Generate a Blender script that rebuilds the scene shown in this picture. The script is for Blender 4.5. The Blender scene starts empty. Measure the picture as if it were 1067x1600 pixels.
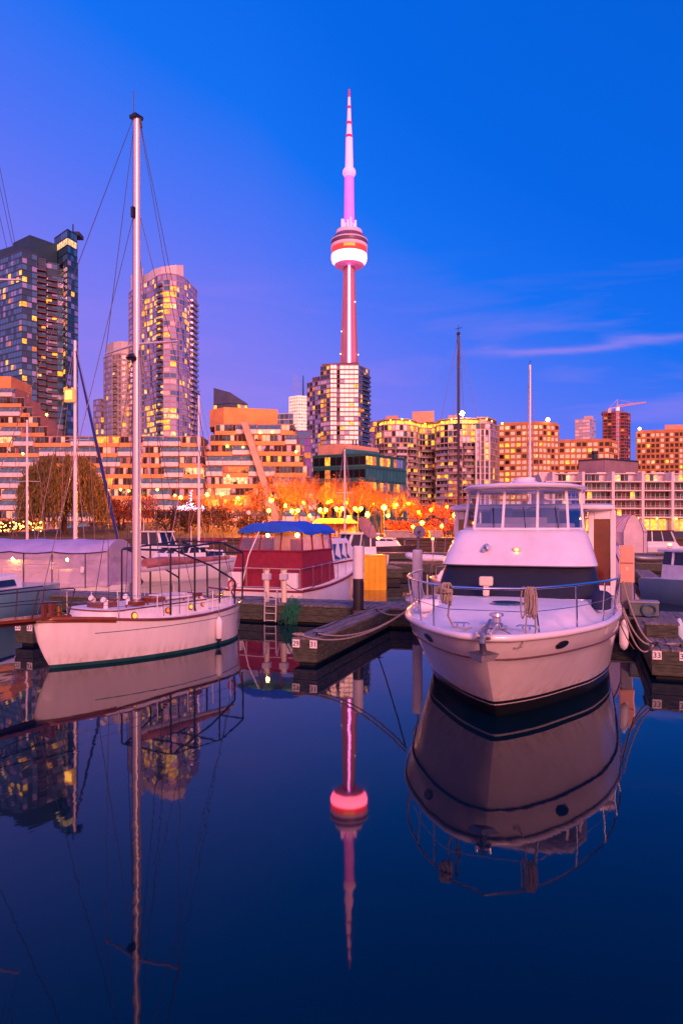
import bpy, bmesh, math, random
from mathutils import Vector, Matrix, Quaternion

sc = bpy.context.scene
C = sc.collection
R = math.radians
PI = math.pi
# ------------------------------------------------------------------ camera
H, F = 3.0, 1115.0            # eye height (m) and focal length in photo pixels
HY = 822.0                    # photo row of the horizon
cam = bpy.data.cameras.new('camera')
cam.sensor_fit = 'VERTICAL'; cam.sensor_height = 36; cam.sensor_width = 24
cam.lens = F / 1600 * 36
cam.shift_y = (HY - 800) / 1600
cam.clip_start = 0.1; cam.clip_end = 20000
camo = bpy.data.objects.new('camera', cam); C.objects.link(camo)
camo.location = (0, 0, H); camo.rotation_euler = (R(90), 0, 0)
sc.camera = camo

def at(px, py, Y):            # a point of the place from its bearing and its distance
    return Vector(((px - 533.5) / F * Y, Y, H - (py - HY) / F * Y))
def ax(px, Y): return (px - 533.5) / F * Y
def az(py, Y): return H - (py - HY) / F * Y

# ------------------------------------------------------------------ sky and sun
SUN_EL, SUN_AZ = R(22), R(165)
w = bpy.data.worlds.new('World'); sc.world = w; w.use_nodes = True
nt = w.node_tree; nt.nodes.clear()
def N(t, **k):
    n = nt.nodes.new(t)
    for a, b in k.items(): setattr(n, a, b)
    return n
def L(a, b): nt.links.new(a, b)
def M(op, a, b=None, c=None, clamp=False):
    n = N('ShaderNodeMath', operation=op); n.use_clamp = clamp
    for i, x in enumerate((a, b, c)):
        if x is None: continue
        if isinstance(x, (int, float)): n.inputs[i].default_value = x
        else: L(x, n.inputs[i])
    return n.outputs[0]
def ramp(fac, stops):
    n = N('ShaderNodeValToRGB'); e = n.color_ramp.elements
    while len(e) < len(stops): e.new(0.5)
    for x, (p, c) in zip(e, stops): x.position = p; x.color = (*c, 1)
    L(fac, n.inputs[0]); return n.outputs[0]
def mix(f, a, b, bt='MIX'):
    n = N('ShaderNodeMix', data_type='RGBA', blend_type=bt)
    for s, x in ((n.inputs[0], f), (n.inputs[6], a), (n.inputs[7], b)):
        if isinstance(x, (int, float)): s.default_value = x
        elif isinstance(x, tuple): s.default_value = (*x, 1)
        else: L(x, s)
    return n.outputs[2]
tc = N('ShaderNodeTexCoord')
sx = N('ShaderNodeSeparateXYZ'); L(tc.outputs['Generated'], sx.inputs[0])
dx, dy, dz = sx.outputs
hor = M('SQRT', M('ADD', M('MULTIPLY', dx, dx), M('MULTIPLY', dy, dy)))
azm = M('DIVIDE', dx, M('MAXIMUM', hor, 0.001))
el = M('ABSOLUTE', dz)
# north-east is the deeper blue, north-west the paler violet
shift = M('MULTIPLY', M('ADD', azm, 0.12), M('MULTIPLY_ADD', el, 0.5, 0.42))
pos = M('ADD', M('MULTIPLY', el, 1.0), M('MAXIMUM', shift, M('MULTIPLY', shift, 0.45)), clamp=True)
front = ramp(pos, [(0.0, (.42, .25, .80)), (.12, (.32, .22, .86)), (.25, (.20, .20, .92)), (.37, (.085, .18, .95)),
                   (.50, (.006, .165, .92)), (.66, (.0, .135, .82)), (1.0, (.0, .115, .70))])
back = ramp(el, [(0.0, (2.1, .60, .45)), (.12, (2.0, .56, .58)), (.3, (1.25, .42, .80)), (.55, (.58, .32, .90)), (1.0, (.30, .26, .85))])
bf = N('ShaderNodeMapRange', interpolation_type='SMOOTHSTEP'); L(M('MULTIPLY', dy, -1), bf.inputs[0])
bf.inputs[1].default_value = -0.12; bf.inputs[2].default_value = 0.55
sky = mix(bf.outputs[0], front, back)
# thin dusk cloud streaks low in the sky
cv = N('ShaderNodeCombineXYZ'); L(M('MULTIPLY', azm, 3.0), cv.inputs[0]); L(M('MULTIPLY', el, 22), cv.inputs[1])
nz = N('ShaderNodeTexNoise'); nz.inputs['Scale'].default_value = 1.0; nz.inputs['Detail'].default_value = 6; nz.inputs['Distortion'].default_value = .6
L(cv.outputs[0], nz.inputs['Vector'])
cl = ramp(nz.outputs[0], [(.50, (0, 0, 0)), (.78, (1, 1, 1))])
cm = ramp(el, [(.02, (0, 0, 0)), (.14, (.45, .45, .45)), (.26, (.3, .3, .3)), (.36, (0, 0, 0))])
sky = mix(M('MULTIPLY', cl, cm), sky, (.46, .25, .85))
# one long wisp in the north-east
wy = M('SUBTRACT', el, M('ADD', .233, M('MULTIPLY', M('SUBTRACT', nz.outputs[0], .5), .05)))
wis = M('POWER', 2.718, M('MULTIPLY', M('MULTIPLY', wy, wy), -60000))
wx = ramp(azm, [(.14, (0, 0, 0)), (.26, (1, 1, 1)), (.40, (.8, .8, .8)), (.55, (0, 0, 0))])
sky = mix(M('MULTIPLY', M('MULTIPLY', wis, wx), .55), sky, (.42, .26, .88))
ns = N('ShaderNodeTexSky'); ns.sky_type = 'NISHITA'; ns.sun_disc = False
ns.sun_elevation = SUN_EL; ns.sun_rotation = SUN_AZ; ns.ozone_density = 6
bg1 = N('ShaderNodeBackground'); L(sky, bg1.inputs[0]); bg1.inputs[1].default_value = 0.96
bg2 = N('ShaderNodeBackground'); L(ns.outputs[0], bg2.inputs[0]); bg2.inputs[1].default_value = 0.003
ad = N('ShaderNodeAddShader'); L(bg1.outputs[0], ad.inputs[0]); L(bg2.outputs[0], ad.inputs[1])
wo = N('ShaderNodeOutputWorld'); L(ad.outputs[0], wo.inputs[0])

sun = bpy.data.lights.new('sun', 'SUN'); sun.energy = 3.9; sun.angle = R(20); sun.color = (1.0, .36, .30)
suno = bpy.data.objects.new('sun', sun); C.objects.link(suno)
sdir = Vector((math.sin(SUN_AZ) * math.cos(SUN_EL), math.cos(SUN_AZ) * math.cos(SUN_EL), math.sin(SUN_EL)))
suno.rotation_euler = sdir.to_track_quat('Z', 'Y').to_euler()
suno.location = sdir * 300

sc.view_settings.view_transform = 'Standard'; sc.view_settings.look = 'None'
sc.view_settings.exposure = 0.0; sc.view_settings.gamma = 1.0; sc.view_settings.use_curve_mapping = False
sc.cycles.use_denoising = True
sc.cycles.sample_clamp_indirect = 8
sc.cycles.max_bounces = 8; sc.cycles.transparent_max_bounces = 12
sc.cycles.caustics_reflective = False; sc.cycles.caustics_refractive = False

# ------------------------------------------------------------------ materials
MATS = {}
def mat(name, col, rough=.6, metal=0, emit=None, es=0, var=.12, vs=3.0, bump=0, bs=8, coat=0, alpha=None, spec=None, stretch=None, light=False, dark=None, island=None):
    if name in MATS: return MATS[name]
    m = bpy.data.materials.new(name); m.use_nodes = True; MATS[name] = m
    t = m.node_tree; b = t.nodes['Principled BSDF']
    b.inputs['Roughness'].default_value = rough; b.inputs['Metallic'].default_value = metal
    if coat: b.inputs['Coat Weight'].default_value = coat; b.inputs['Coat Roughness'].default_value = .08
    if spec is not None: b.inputs['IOR'].default_value = spec
    if alpha is not None: b.inputs['Alpha'].default_value = alpha
    b.inputs['Base Color'].default_value = (*col, 1)
    if emit:
        b.inputs['Emission Color'].default_value = (*emit, 1); b.inputs['Emission Strength'].default_value = es
    m.cycles.emission_sampling = 'AUTO' if light else 'NONE'
    if island:
        g = t.nodes.new('ShaderNodeNewGeometry'); r = t.nodes.new('ShaderNodeValToRGB'); e = r.color_ramp.elements
        while len(e) < len(island): e.new(.5)
        for i, c in enumerate(island): e[i].position = i / (len(island) - 1); e[i].color = (*c, 1)
        t.links.new(g.outputs['Random Per Island'], r.inputs[0]); t.links.new(r.outputs[0], b.inputs['Base Color'])
        return m
    if var or bump:
        tc = t.nodes.new('ShaderNodeTexCoord'); mp = t.nodes.new('ShaderNodeMapping')
        t.links.new(tc.outputs['Object'], mp.inputs[0])
        if stretch: mp.inputs['Scale'].default_value = stretch
        nz = t.nodes.new('ShaderNodeTexNoise'); nz.inputs['Scale'].default_value = vs; nz.inputs['Detail'].default_value = 7
        nz.inputs['Roughness'].default_value = .65
        t.links.new(mp.outputs[0], nz.inputs['Vector'])
    if var:
        r = t.nodes.new('ShaderNodeValToRGB'); e = r.color_ramp.elements
        d = dark or tuple(c * (1 - 2 * var) for c in col)
        e[0].position = .3; e[0].color = (*d, 1)
        e[1].position = .7; e[1].color = (*[min(1, c * (1 + var)) for c in col], 1)
        t.links.new(nz.outputs[0], r.inputs[0]); t.links.new(r.outputs[0], b.inputs['Base Color'])
    if bump:
        n2 = t.nodes.new('ShaderNodeTexNoise'); n2.inputs['Scale'].default_value = bs; n2.inputs['Detail'].default_value = 5
        t.links.new(mp.outputs[0], n2.inputs['Vector'])
        bp = t.nodes.new('ShaderNodeBump'); bp.inputs['Strength'].default_value = bump; bp.inputs['Distance'].default_value = .05
        t.links.new(n2.outputs[0], bp.inputs['Height']); t.links.new(bp.outputs[0], b.inputs['Normal'])
    return m

def glassmat(name, col=(.75, .8, .9), refl=.16, rough=.02, tint=None):
    """thin see-through pane: tinted transparency under a glossy sheet"""
    if name in MATS: return MATS[name]
    m = bpy.data.materials.new(name); m.use_nodes = True; MATS[name] = m
    t = m.node_tree; t.nodes.clear()
    o = t.nodes.new('ShaderNodeOutputMaterial'); tr = t.nodes.new('ShaderNodeBsdfTransparent'); gl = t.nodes.new('ShaderNodeBsdfGlossy')
    tr.inputs[0].default_value = (*col, 1); gl.inputs['Roughness'].default_value = rough; gl.inputs[0].default_value = (.9, .9, .95, 1)
    fr = t.nodes.new('ShaderNodeFresnel'); fr.inputs[0].default_value = 1.6
    gb = t.nodes.new('ShaderNodeNewGeometry'); mi = t.nodes.new('ShaderNodeMapRange'); mi.inputs[3].default_value = 1.6; mi.inputs[4].default_value = 1 / 1.6
    t.links.new(gb.outputs['Backfacing'], mi.inputs[0]); t.links.new(mi.outputs[0], fr.inputs[0])
    mth = t.nodes.new('ShaderNodeMath'); mth.operation = 'ADD'; mth.use_clamp = True; mth.inputs[1].default_value = refl
    t.links.new(fr.outputs[0], mth.inputs[0])
    mx = t.nodes.new('ShaderNodeMixShader'); t.links.new(mth.outputs[0], mx.inputs[0])
    t.links.new(tr.outputs[0], mx.inputs[1]); t.links.new(gl.outputs[0], mx.inputs[2]); t.links.new(mx.outputs[0], o.inputs[0])
    return m

WHITE = mat('white gelcoat', (.80, .75, .77), .25, coat=.7, var=.07, vs=1.6, stretch=(1, 1, .25))
DECKW = mat('white deck', (.78, .76, .78), .5, var=.05, vs=4, bump=.05, bs=90)
PAINTW = mat('white paint', (.78, .75, .76), .45, var=.08, vs=5)
STEEL = mat('stainless steel', (.70, .68, .70), .24, metal=1, var=0)
ALU = mat('mast aluminium', (.78, .70, .70), .38, metal=.35, var=.06, vs=2, stretch=(1, 1, .2))
BLACK = mat('black tube', (.012, .012, .018), .35, var=0)
RUBBER = mat('black rubber', (.015, .015, .018), .6, var=.1)
NAVY = mat('dark blue cloth', (.012, .02, .07), .8, var=.2, vs=6, bump=.2)
BLUEC = mat('blue canvas', (.004, .09, .62), .75, var=.15, vs=4, bump=.35, bs=5)
MAROON = mat('maroon canvas', (.22, .006, .03), .8, var=.15, vs=5, bump=.3, bs=6)
TEAK = mat('varnished teak', (.20, .045, .015), .3, coat=.5, var=.25, vs=6, stretch=(1, .15, 1))
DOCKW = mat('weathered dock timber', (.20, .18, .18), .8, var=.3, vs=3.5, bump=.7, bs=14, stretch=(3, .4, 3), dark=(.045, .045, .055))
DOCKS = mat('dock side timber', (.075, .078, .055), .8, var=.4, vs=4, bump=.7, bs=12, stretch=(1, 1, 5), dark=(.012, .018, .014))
DOCKD = mat('dock float', (.012, .012, .014), .7, var=.2)
ROPE = mat('rope', (.42, .35, .30), .9, var=.25, vs=60, bump=.5, bs=120)
YELLOW = mat('yellow steel paint', (.90, .46, .01), .5, var=.12, vs=3)
CREAM = mat('cream plastic', (.72, .62, .45), .5, var=.06)
GREYM = mat('grey metal', (.22, .22, .25), .45, metal=.6, var=.1)
LAMPW = mat('warm lamp glow', (1, .8, .5), .5, emit=(1, .46, .03), es=20, light=True, var=0)
LAMPO = mat('sodium lamp globe', (1, .7, .3), .5, emit=(1, .195, .0002), es=4200, light=True, var=0)
LAMPX = mat('white floodlight glow', (1, 1, 1), .5, emit=(1, .8, .55), es=160, light=True, var=0)
GLASSD = mat('dark window glass', (.012, .018, .04), .06, var=0, spec=1.55)
CLEAR = glassmat('clear pane')
VINYL = glassmat('clear vinyl', (.85, .72, .62), .10, .12)

# ------------------------------------------------------------------ mesh helpers
class MB:
    def __init__(s): s.v = []; s.f = []; s.mi = []; s.cur = 0
    def vf(s, vs, fs):
        o = len(s.v); s.v += [tuple(v) for v in vs]
        for f in fs: s.f.append([i + o for i in f]); s.mi.append(s.cur)
        return s
    def box(s, x0, x1, y0, y1, z0, z1, T=None):
        vs = [(x0, y0, z0), (x1, y0, z0), (x1, y1, z0), (x0, y1, z0), (x0, y0, z1), (x1, y0, z1), (x1, y1, z1), (x0, y1, z1)]
        if T: vs = [T @ Vector(v) for v in vs]
        return s.vf(vs, [(3, 2, 1, 0), (4, 5, 6, 7), (0, 1, 5, 4), (1, 2, 6, 5), (2, 3, 7, 6), (3, 0, 4, 7)])
    def bar(s, a, b, wd, ht):            # a bar from a to b with a w x h section
        a, b = Vector(a), Vector(b); d = b - a; l = d.length
        q = d.to_track_quat('Y', 'Z').to_matrix().to_4x4(); T = Matrix.Translation(a) @ q
        return s.box(-wd / 2, wd / 2, 0, l, -ht / 2, ht / 2, T)
    def quad(s, a, b, c, d): return s.vf([a, b, c, d], [(0, 1, 2, 3)])
    def prism(s, poly, z0, z1, cap=True):
        n = len(poly); vs = [(x, y, z0) for x, y in poly] + [(x, y, z1) for x, y in poly]
        fs = [(i, (i + 1) % n, n + (i + 1) % n, n + i) for i in range(n)]
        if cap: fs += [tuple(range(n))[::-1], tuple(range(n, 2 * n))]
        return s.vf(vs, fs)
    def xprism(s, poly, x0, x1):         # poly in (y, z), swept along x
        n = len(poly); vs = [(x0, y, z) for y, z in poly] + [(x1, y, z) for y, z in poly]
        fs = [(i, (i + 1) % n, n + (i + 1) % n, n + i) for i in range(n)] + [tuple(range(n))[::-1], tuple(range(n, 2 * n))]
        return s.vf(vs, fs)
    def loft(s, rings, closed=True, caps=(False, False)):
        n = len(rings[0]); vs = [p for r in rings for p in r]; fs = []
        for k in range(len(rings) - 1):
            for i in range(n if closed else n - 1):
                j = (i + 1) % n; fs.append((k * n + i, k * n + j, (k + 1) * n + j, (k + 1) * n + i))
        if caps[0]: fs.append(tuple(range(n))[::-1])
        if caps[1]: fs.append(tuple(range((len(rings) - 1) * n, len(rings) * n)))
        return s.vf(vs, fs)
    def tube(s, pts, r, n=8, caps=True):
        pts = [Vector(p) for p in pts]; m = len(pts)
        rs = r if isinstance(r, (list, tuple)) else [r] * m
        rings = []; up = None
        for i in range(m):
            t = (pts[min(i + 1, m - 1)] - pts[max(i - 1, 0)])
            if t.length < 1e-9: t = Vector((0, 0, 1))
            t.normalize()
            if up is None:
                up = Vector((0, 0, 1)) if abs(t.z) < .9 else Vector((1, 0, 0))
            x = (up - t * up.dot(t))
            if x.length < 1e-6: x = t.orthogonal()
            x.normalize(); up = x; y = t.cross(x)
            rings.append([pts[i] + x * (rs[i] * math.cos(2 * PI * k / n)) + y * (rs[i] * math.sin(2 * PI * k / n)) for k in range(n)])
        return s.loft(rings, True, (caps, caps))
    def lathe(s, prof, n=24, c=(0, 0, 0), caps=True, ph=0):
        rings = [[(c[0] + r * math.cos(2 * PI * k / n + ph), c[1] + r * math.sin(2 * PI * k / n + ph), c[2] + z) for k in range(n)] for r, z in prof]
        return s.loft(rings, True, (caps, caps))
    def ball(s, c, r, n=12, k=8, sz=1):
        prof = [(max(.002, r * math.sin(PI * i / k)), -r * sz * math.cos(PI * i / k)) for i in range(k + 1)]
        return s.lathe(prof, n, c)
    def disc(s, c, nrm, rx, ry=None, th=.01, n=20, up=(0, 0, 1)):
        ry = ry or rx; nrm = Vector(nrm).normalized(); u = Vector(up); u = (u - nrm * u.dot(nrm)).normalized(); r = u.cross(nrm)
        c = Vector(c)
        r0 = [c + r * rx * math.cos(2 * PI * k / n) + u * ry * math.sin(2 * PI * k / n) for k in range(n)]
        return s.loft([r0, [p + nrm * th for p in r0]], True, (True, True))
    def build(s, name, m, parent=None, smooth=False, bevel=0, loc=None, rz=0, angle=40):
        me = bpy.data.meshes.new(name); me.from_pydata(s.v, [], s.f)
        ms = m if isinstance(m, (list, tuple)) else [m]
        for x in ms: me.materials.append(x)
        if len(ms) > 1: me.polygons.foreach_set('material_index', s.mi)
        bm = bmesh.new(); bm.from_mesh(me)
        bmesh.ops.recalc_face_normals(bm, faces=bm.faces)
        if bevel:
            es = [e for e in bm.edges if len(e.link_faces) == 2 and e.calc_face_angle(0) > R(30)]
            bmesh.ops.bevel(bm, geom=es, offset=bevel, segments=2, affect='EDGES', profile=.6)
        bm.to_mesh(me); bm.free()
        if smooth:
            me.polygons.foreach_set('use_smooth', [True] * len(me.polygons))
            me.set_sharp_from_angle(angle=R(angle))
        o = bpy.data.objects.new(name, me); C.objects.link(o)
        if parent: o.parent = parent
        if loc is not None: o.location = loc
        if rz: o.rotation_euler.z = rz
        return o

def tag(o, label=None, cat=None, group=None, kind=None):
    if label: o['label'] = label
    if cat: o['category'] = cat
    if group: o['group'] = group
    if kind: o['kind'] = kind
    return o
def thing(name, label, cat, loc=(0, 0, 0), rz=0, group=None):
    o = bpy.data.objects.new(name, None); C.objects.link(o)
    o.location = loc; o.rotation_euler.z = rz; o.empty_display_size = .3
    return tag(o, label, cat, group)
def copy_tree(o, parent=None):
    c = o.copy(); C.objects.link(c)
    if parent: c.parent = parent
    for ch in list(o.children): copy_tree(ch, c)
    return c
def sag(a, b, d, n=14):
    a, b = Vector(a), Vector(b)
    return [a.lerp(b, i / n) - Vector((0, 0, d * 4 * (i / n) * (1 - i / n))) for i in range(n + 1)]
def ss(a, b, x):
    t = min(1, max(0, (x - a) / (b - a))); return t * t * (3 - 2 * t)
def interp(tab, x):
    if x <= tab[0][0]: return tab[0][1]
    for (x0, y0), (x1, y1) in zip(tab, tab[1:]):
        if x <= x1: return y0 + (y1 - y0) * (x - x0) / (x1 - x0)
    return tab[-1][1]
def smooth_tab(tab, n=60):                       # Catmull-Rom through a table, so hull curves are fair
    out = []
    for i in range(len(tab) - 1):
        p0 = tab[max(i - 1, 0)]; p1 = tab[i]; p2 = tab[i + 1]; p3 = tab[min(i + 2, len(tab) - 1)]
        m1 = (p2[1] - p0[1]) / max(1e-6, p2[0] - p0[0]); m2 = (p3[1] - p1[1]) / max(1e-6, p3[0] - p1[0]); h = p2[0] - p1[0]
        for k in range(8):
            t = k / 8
            out.append((p1[0] + h * t, (2*t**3-3*t*t+1)*p1[1] + (t**3-2*t*t+t)*h*m1 + (-2*t**3+3*t*t)*p2[1] + (t**3-t*t)*h*m2))
    out.append(tab[-1]); return out
def text_part(txt, size, m, parent, loc, rot, name='lettering', ext=.004):
    cu = bpy.data.curves.new(name, 'FONT'); cu.body = txt; cu.size = size; cu.extrude = ext; cu.align_x = 'CENTER'; cu.align_y = 'CENTER'
    o = bpy.data.objects.new('tmp', cu); C.objects.link(o)
    dg = bpy.context.evaluated_depsgraph_get(); me = bpy.data.meshes.new_from_object(o.evaluated_get(dg))
    bpy.data.objects.remove(o); bpy.data.curves.remove(cu); me.name = name
    me.materials.clear(); me.materials.append(m)
    t = bpy.data.objects.new(name, me); C.objects.link(t); t.parent = parent; t.location = loc; t.rotation_euler = rot
    return t
# ------------------------------------------------------------------ the setting: water, ground
def water():
    m = bpy.data.materials.new('harbour water'); m.use_nodes = True
    t = m.node_tree; b = t.nodes['Principled BSDF']
    b.inputs['Base Color'].default_value = (.0, .010, .024, 1); b.inputs['Roughness'].default_value = .025; b.inputs['IOR'].default_value = 1.33
    tc = t.nodes.new('ShaderNodeTexCoord'); mp = t.nodes.new('ShaderNodeMapping'); mp.inputs['Scale'].default_value = (.5, .22, 1)
    t.links.new(tc.outputs['Object'], mp.inputs[0])
    n1 = t.nodes.new('ShaderNodeTexNoise'); n1.inputs['Scale'].default_value = 1.1; n1.inputs['Detail'].default_value = 5; n1.inputs['Distortion'].default_value = .7
    t.links.new(mp.outputs[0], n1.inputs['Vector'])
    bp = t.nodes.new('ShaderNodeBump'); bp.inputs['Strength'].default_value = .12; bp.inputs['Distance'].default_value = .045
    t.links.new(n1.outputs[0], bp.inputs['Height']); t.links.new(bp.outputs[0], b.inputs['Normal'])
    MB().quad((-900, -600, 0), (900, -600, 0), (900, 93, 0), (-900, 93, 0)).build('water', m); o = bpy.data.objects['water']; tag(o, kind='structure')
water()
GZ = 1.3
GRASS = mat('park grass', (.05, .055, .02), .95, var=.35, vs=.25, bump=.6, bs=3, dark=(.03, .02, .012))
PAVE = mat('promenade paving', (.26, .21, .18), .85, var=.15, vs=.8)
QUAY = mat('quay timber', (.10, .06, .05), .85, var=.35, vs=1.2, stretch=(.3, 1, 4), bump=.4)
STONE = mat('granite block', (.38, .30, .27), .8, var=.15, vs=1.5)
def ground_z(x, y):
    z = GZ
    z += 2.3 * math.exp(-((x + 34) / 22) ** 2 - ((y - 132) / 16) ** 2)       # the grassy mound on the left of the park
    z += .8 * math.exp(-((x + 6) / 14) ** 2 - ((y - 140) / 15) ** 2)
    return z
def ground():
    xs = [-6000, -1500, -500, -200] + [-110 + 4 * i for i in range(56)] + [200, 500, 1500, 6000]
    ys = [90, 94, 98] + [102 + 4 * i for i in range(20)] + [190, 240, 400, 1000, 3000, 9000]
    vs = [(x, y, ground_z(x, y)) for y in ys for x in xs]; nx = len(xs)
    fs = [(j * nx + i, j * nx + i + 1, (j + 1) * nx + i + 1, (j + 1) * nx + i) for j in range(len(ys) - 1) for i in range(nx - 1)]
    tag(MB().vf(vs, fs).build('ground', GRASS, smooth=True), kind='structure')
    tag(MB().box(-900, 900, 86, 97, -1.2, GZ + .05).build('promenade', PAVE), kind='structure')
    b = MB()
    for k in range(4): b.box(-900, 900, 85.6 + .03 * (k % 2), 85.98, -.3 + k * .42, .08 + k * .42)
    b.box(-900, 900, 85.4, 86.4, GZ + .06, GZ + .3)
    tag(b.build('quay_wall', QUAY), 'dark timber faced quay wall along the far shore', 'quay wall')
ground()

# ------------------------------------------------------------------ city building kit
def litmat(name, col, es, base=(.2, .12, .05)):
    m = mat(name, base, .4, emit=col, es=es, var=0)
    t = m.node_tree; b = t.nodes['Principled BSDF']
    tc = t.nodes.new('ShaderNodeTexCoord'); nz = t.nodes.new('ShaderNodeTexNoise'); nz.inputs['Scale'].default_value = .9; nz.inputs['Detail'].default_value = 3
    g = t.nodes.new('ShaderNodeNewGeometry'); t.links.new(g.outputs['Position'], nz.inputs['Vector'])
    mr = t.nodes.new('ShaderNodeMapRange'); mr.inputs[1].default_value = .3; mr.inputs[2].default_value = .7; mr.inputs[3].default_value = es * .25; mr.inputs[4].default_value = es * 1.5
    t.links.new(nz.outputs[0], mr.inputs[0]); t.links.new(mr.outputs[0], b.inputs['Emission Strength'])
    return m
LIT_A = litmat('amber lit window', (1, .34, .02), 1.8)
LIT_B = litmat('yellow lit window', (1, .43, .04), 1.8)
LIT_C = litmat('pale lit window', (1, .62, .28), 1.2)
LIT_D = litmat('dim orange window', (1, .24, .04), .7)
LITS = [LIT_A, LIT_A, LIT_B, LIT_B, LIT_C, LIT_D]
G_DARK = mat('dark blue glazing', (.010, .06, .11), .10, var=0, spec=1.7)
G_MID = mat('blue glazing', (.035, .16, .34), .12, var=0, spec=1.8)
G_PALE = mat('pale sky glazing', (.42, .42, .58), .16, metal=.55, var=0)
G_PINK = mat('sunset glazing', (.80, .66, .66), .2, metal=.6, var=0)
G_BLACK = mat('black glazing', (.012, .010, .016), .12, var=0)
G_TEAL = mat('teal glazing', (.05, .20, .22), .15, var=0, spec=1.6)
CURTAIN = mat('curtained window', (.66, .52, .42), .5, emit=(1, .55, .25), es=.28, var=.2, vs=.6)
CONC = mat('pink concrete', (.50, .40, .39), .85, var=.12, vs=.3)
CONCD = mat('dark mullion metal', (.018, .035, .065), .5, metal=.3, var=.1, vs=.5)
STUCCO = mat('orange stucco', (.68, .31, .11), .9, var=.12, vs=.35)
STUCCOP = mat('peach stucco', (.62, .34, .22), .9, var=.1, vs=.35)
WPANEL = mat('white panel', (.66, .60, .62), .7, var=.08, vs=.5)
BRICKO = mat('orange brick', (.50, .21, .075), .9, var=.15, vs=.3)
BRICKR = mat('red scaffold netting', (.30, .05, .06), .9, var=.3, vs=.3)
REDB = mat('red lit balcony edge', (.30, .05, .07), .7, var=.15, vs=.4)  # red light on the balcony slabs put into their colour

UNITW = {}
def unit_window(m):
    if m.name not in UNITW:
        me = bpy.data.meshes.new('window'); b = MB().box(-.5, .5, -.06, 0, 0, 1); me.from_pydata(b.v, [], b.f); me.materials.append(m); UNITW[m.name] = me
    return UNITW[m.name]
def place_windows(root, wins, limit=100):
    """wins: (x, y, z, rz, w, h, material) in the building's own space, the lit ones and the pale ones first"""
    wins = sorted(wins, key=lambda q: (0 if q[6] in LITS else 1, -q[4] * q[5]))
    for x, y, z, rz, w_, h_, m in wins[:limit]:
        o = bpy.data.objects.new('window', unit_window(m)); C.objects.link(o); o.parent = root
        o.location = (x, y, z); o.rotation_euler.z = rz; o.scale = (w_, 1, h_)
    rest = wins[limit:]
    if rest:
        ms = list(dict.fromkeys(q[6] for q in rest)); b = MB()
        for x, y, z, rz, w_, h_, m in rest:
            b.cur = ms.index(m); T = Matrix.Translation((x, y, z)) @ Matrix.Rotation(rz, 4, 'Z')
            b.box(-w_ / 2, w_ / 2, -.06, 0, 0, h_, T)
        tag(b.build('window', ms, root), kind='stuff')
def offset(poly, d):
    n = len(poly); out = []
    for i in range(n):
        p0, p1, p2 = Vector(poly[i - 1]), Vector(poly[i]), Vector(poly[(i + 1) % n])
        a = (p1 - p0).normalized(); b = (p2 - p1).normalized(); na = Vector((a.y, -a.x)); nb = Vector((b.y, -b.x))
        k = (na + nb); k = k / max(.35, k.length_squared) * 2
        out.append(tuple(p1 + k * d))
    return out
def edge_faces(root, p, q):
    mid = (Vector(p) + Vector(q)) / 2 + Vector(root.location.xy); d = Vector(q) - Vector(p); n = Vector((d.y, -d.x)).normalized()
    return n.dot((-mid).normalized()) > -.12
def tower(root, pts, z0, z1, nf, bw, wallm, bandm, pick, band=.32, proud=.22, mull=.14, sill=.18, head=.1, walls=None, rng=None, skip=(), wins=None):
    """one storeyed volume on a footprint: core, floor bands, mullions; windows are returned to be placed as parts"""
    rng = rng or random.Random(1); lx, ly = root.location.xy
    P = [(x - lx, y - ly) for x, y in pts]; fh = (z1 - z0) / nf
    b = MB(); b.cur = 0; b.prism(P, z0 - .5, z1)
    b.cur = 1; O = offset(P, proud)
    for k in range(nf + 1):
        zz = z0 + k * fh; b.prism(O, zz - band / 2, zz + band / 2)
    out = [] if wins is None else wins
    for ei in range(len(P)):
        p, q = Vector(P[ei]), Vector(P[(ei + 1) % len(P)])
        if not edge_faces(root, p, q) or ei in skip: continue
        d = q - p; l = d.length; nb = max(1, round(l / bw)); d.normalize(); n = Vector((d.y, -d.x)); rz = math.atan2(d.y, d.x)
        cw = l / nb
        for i in range(nb):
            if mull:
                c = p + d * (i * cw) + n * (proud * .6 / 2)
                T = Matrix.Translation((c.x, c.y, 0)) @ Matrix.Rotation(rz, 4, 'Z')
                b.box(-mull / 2, mull / 2, -proud * .3, proud * .3, z0, z1 - .01, T)
            c = p + d * ((i + .5) * cw) + n * .02
            for k in range(nf):
                m = pick(ei, i, k, nb, nf, rng)
                if m is None: continue
                zz = z0 + k * fh + band / 2 + sill
                out.append((c.x, c.y, zz, rz, cw - mull - .06, fh - band - sill - head, m))
    b.build('wall', [wallm, bandm], root)
    return out

def balconies(root, p, q, z0, nf, fh, s0, s1, depth, slabm, railm, skip=0, rng=None, every=1, limit=100):
    """a stack of balconies on the stretch s0..s1 of the wall p-q, each its own part sharing one mesh"""
    lx, ly = root.location.xy; p, q = Vector((p[0] - lx, p[1] - ly)), Vector((q[0] - lx, q[1] - ly)); d = (q - p); rz = math.atan2(d.y, d.x)
    a = p + d * s0; ln = (d * (s1 - s0)).length
    b = MB(); b.cur = 0; b.box(0, ln, -depth, -.02, -.14, .08)
    b.cur = 1; b.box(.03, ln - .03, -depth + .03, -depth + .1, .09, 1.05)
    b.box(.03, .09, -depth + .11, -.03, .09, 1.05); b.box(ln - .09, ln - .03, -depth + .11, -.03, .09, 1.05)
    proto = b.build('balcony', [slabm, railm], root, loc=(a.x, a.y, z0 + fh), rz=rz)
    for k in range(1, nf - 1):
        if every > 1 and k % every: continue
        o = proto.copy(); C.objects.link(o); o.parent = root; o.location.z = z0 + fh * (k + 1)

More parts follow.
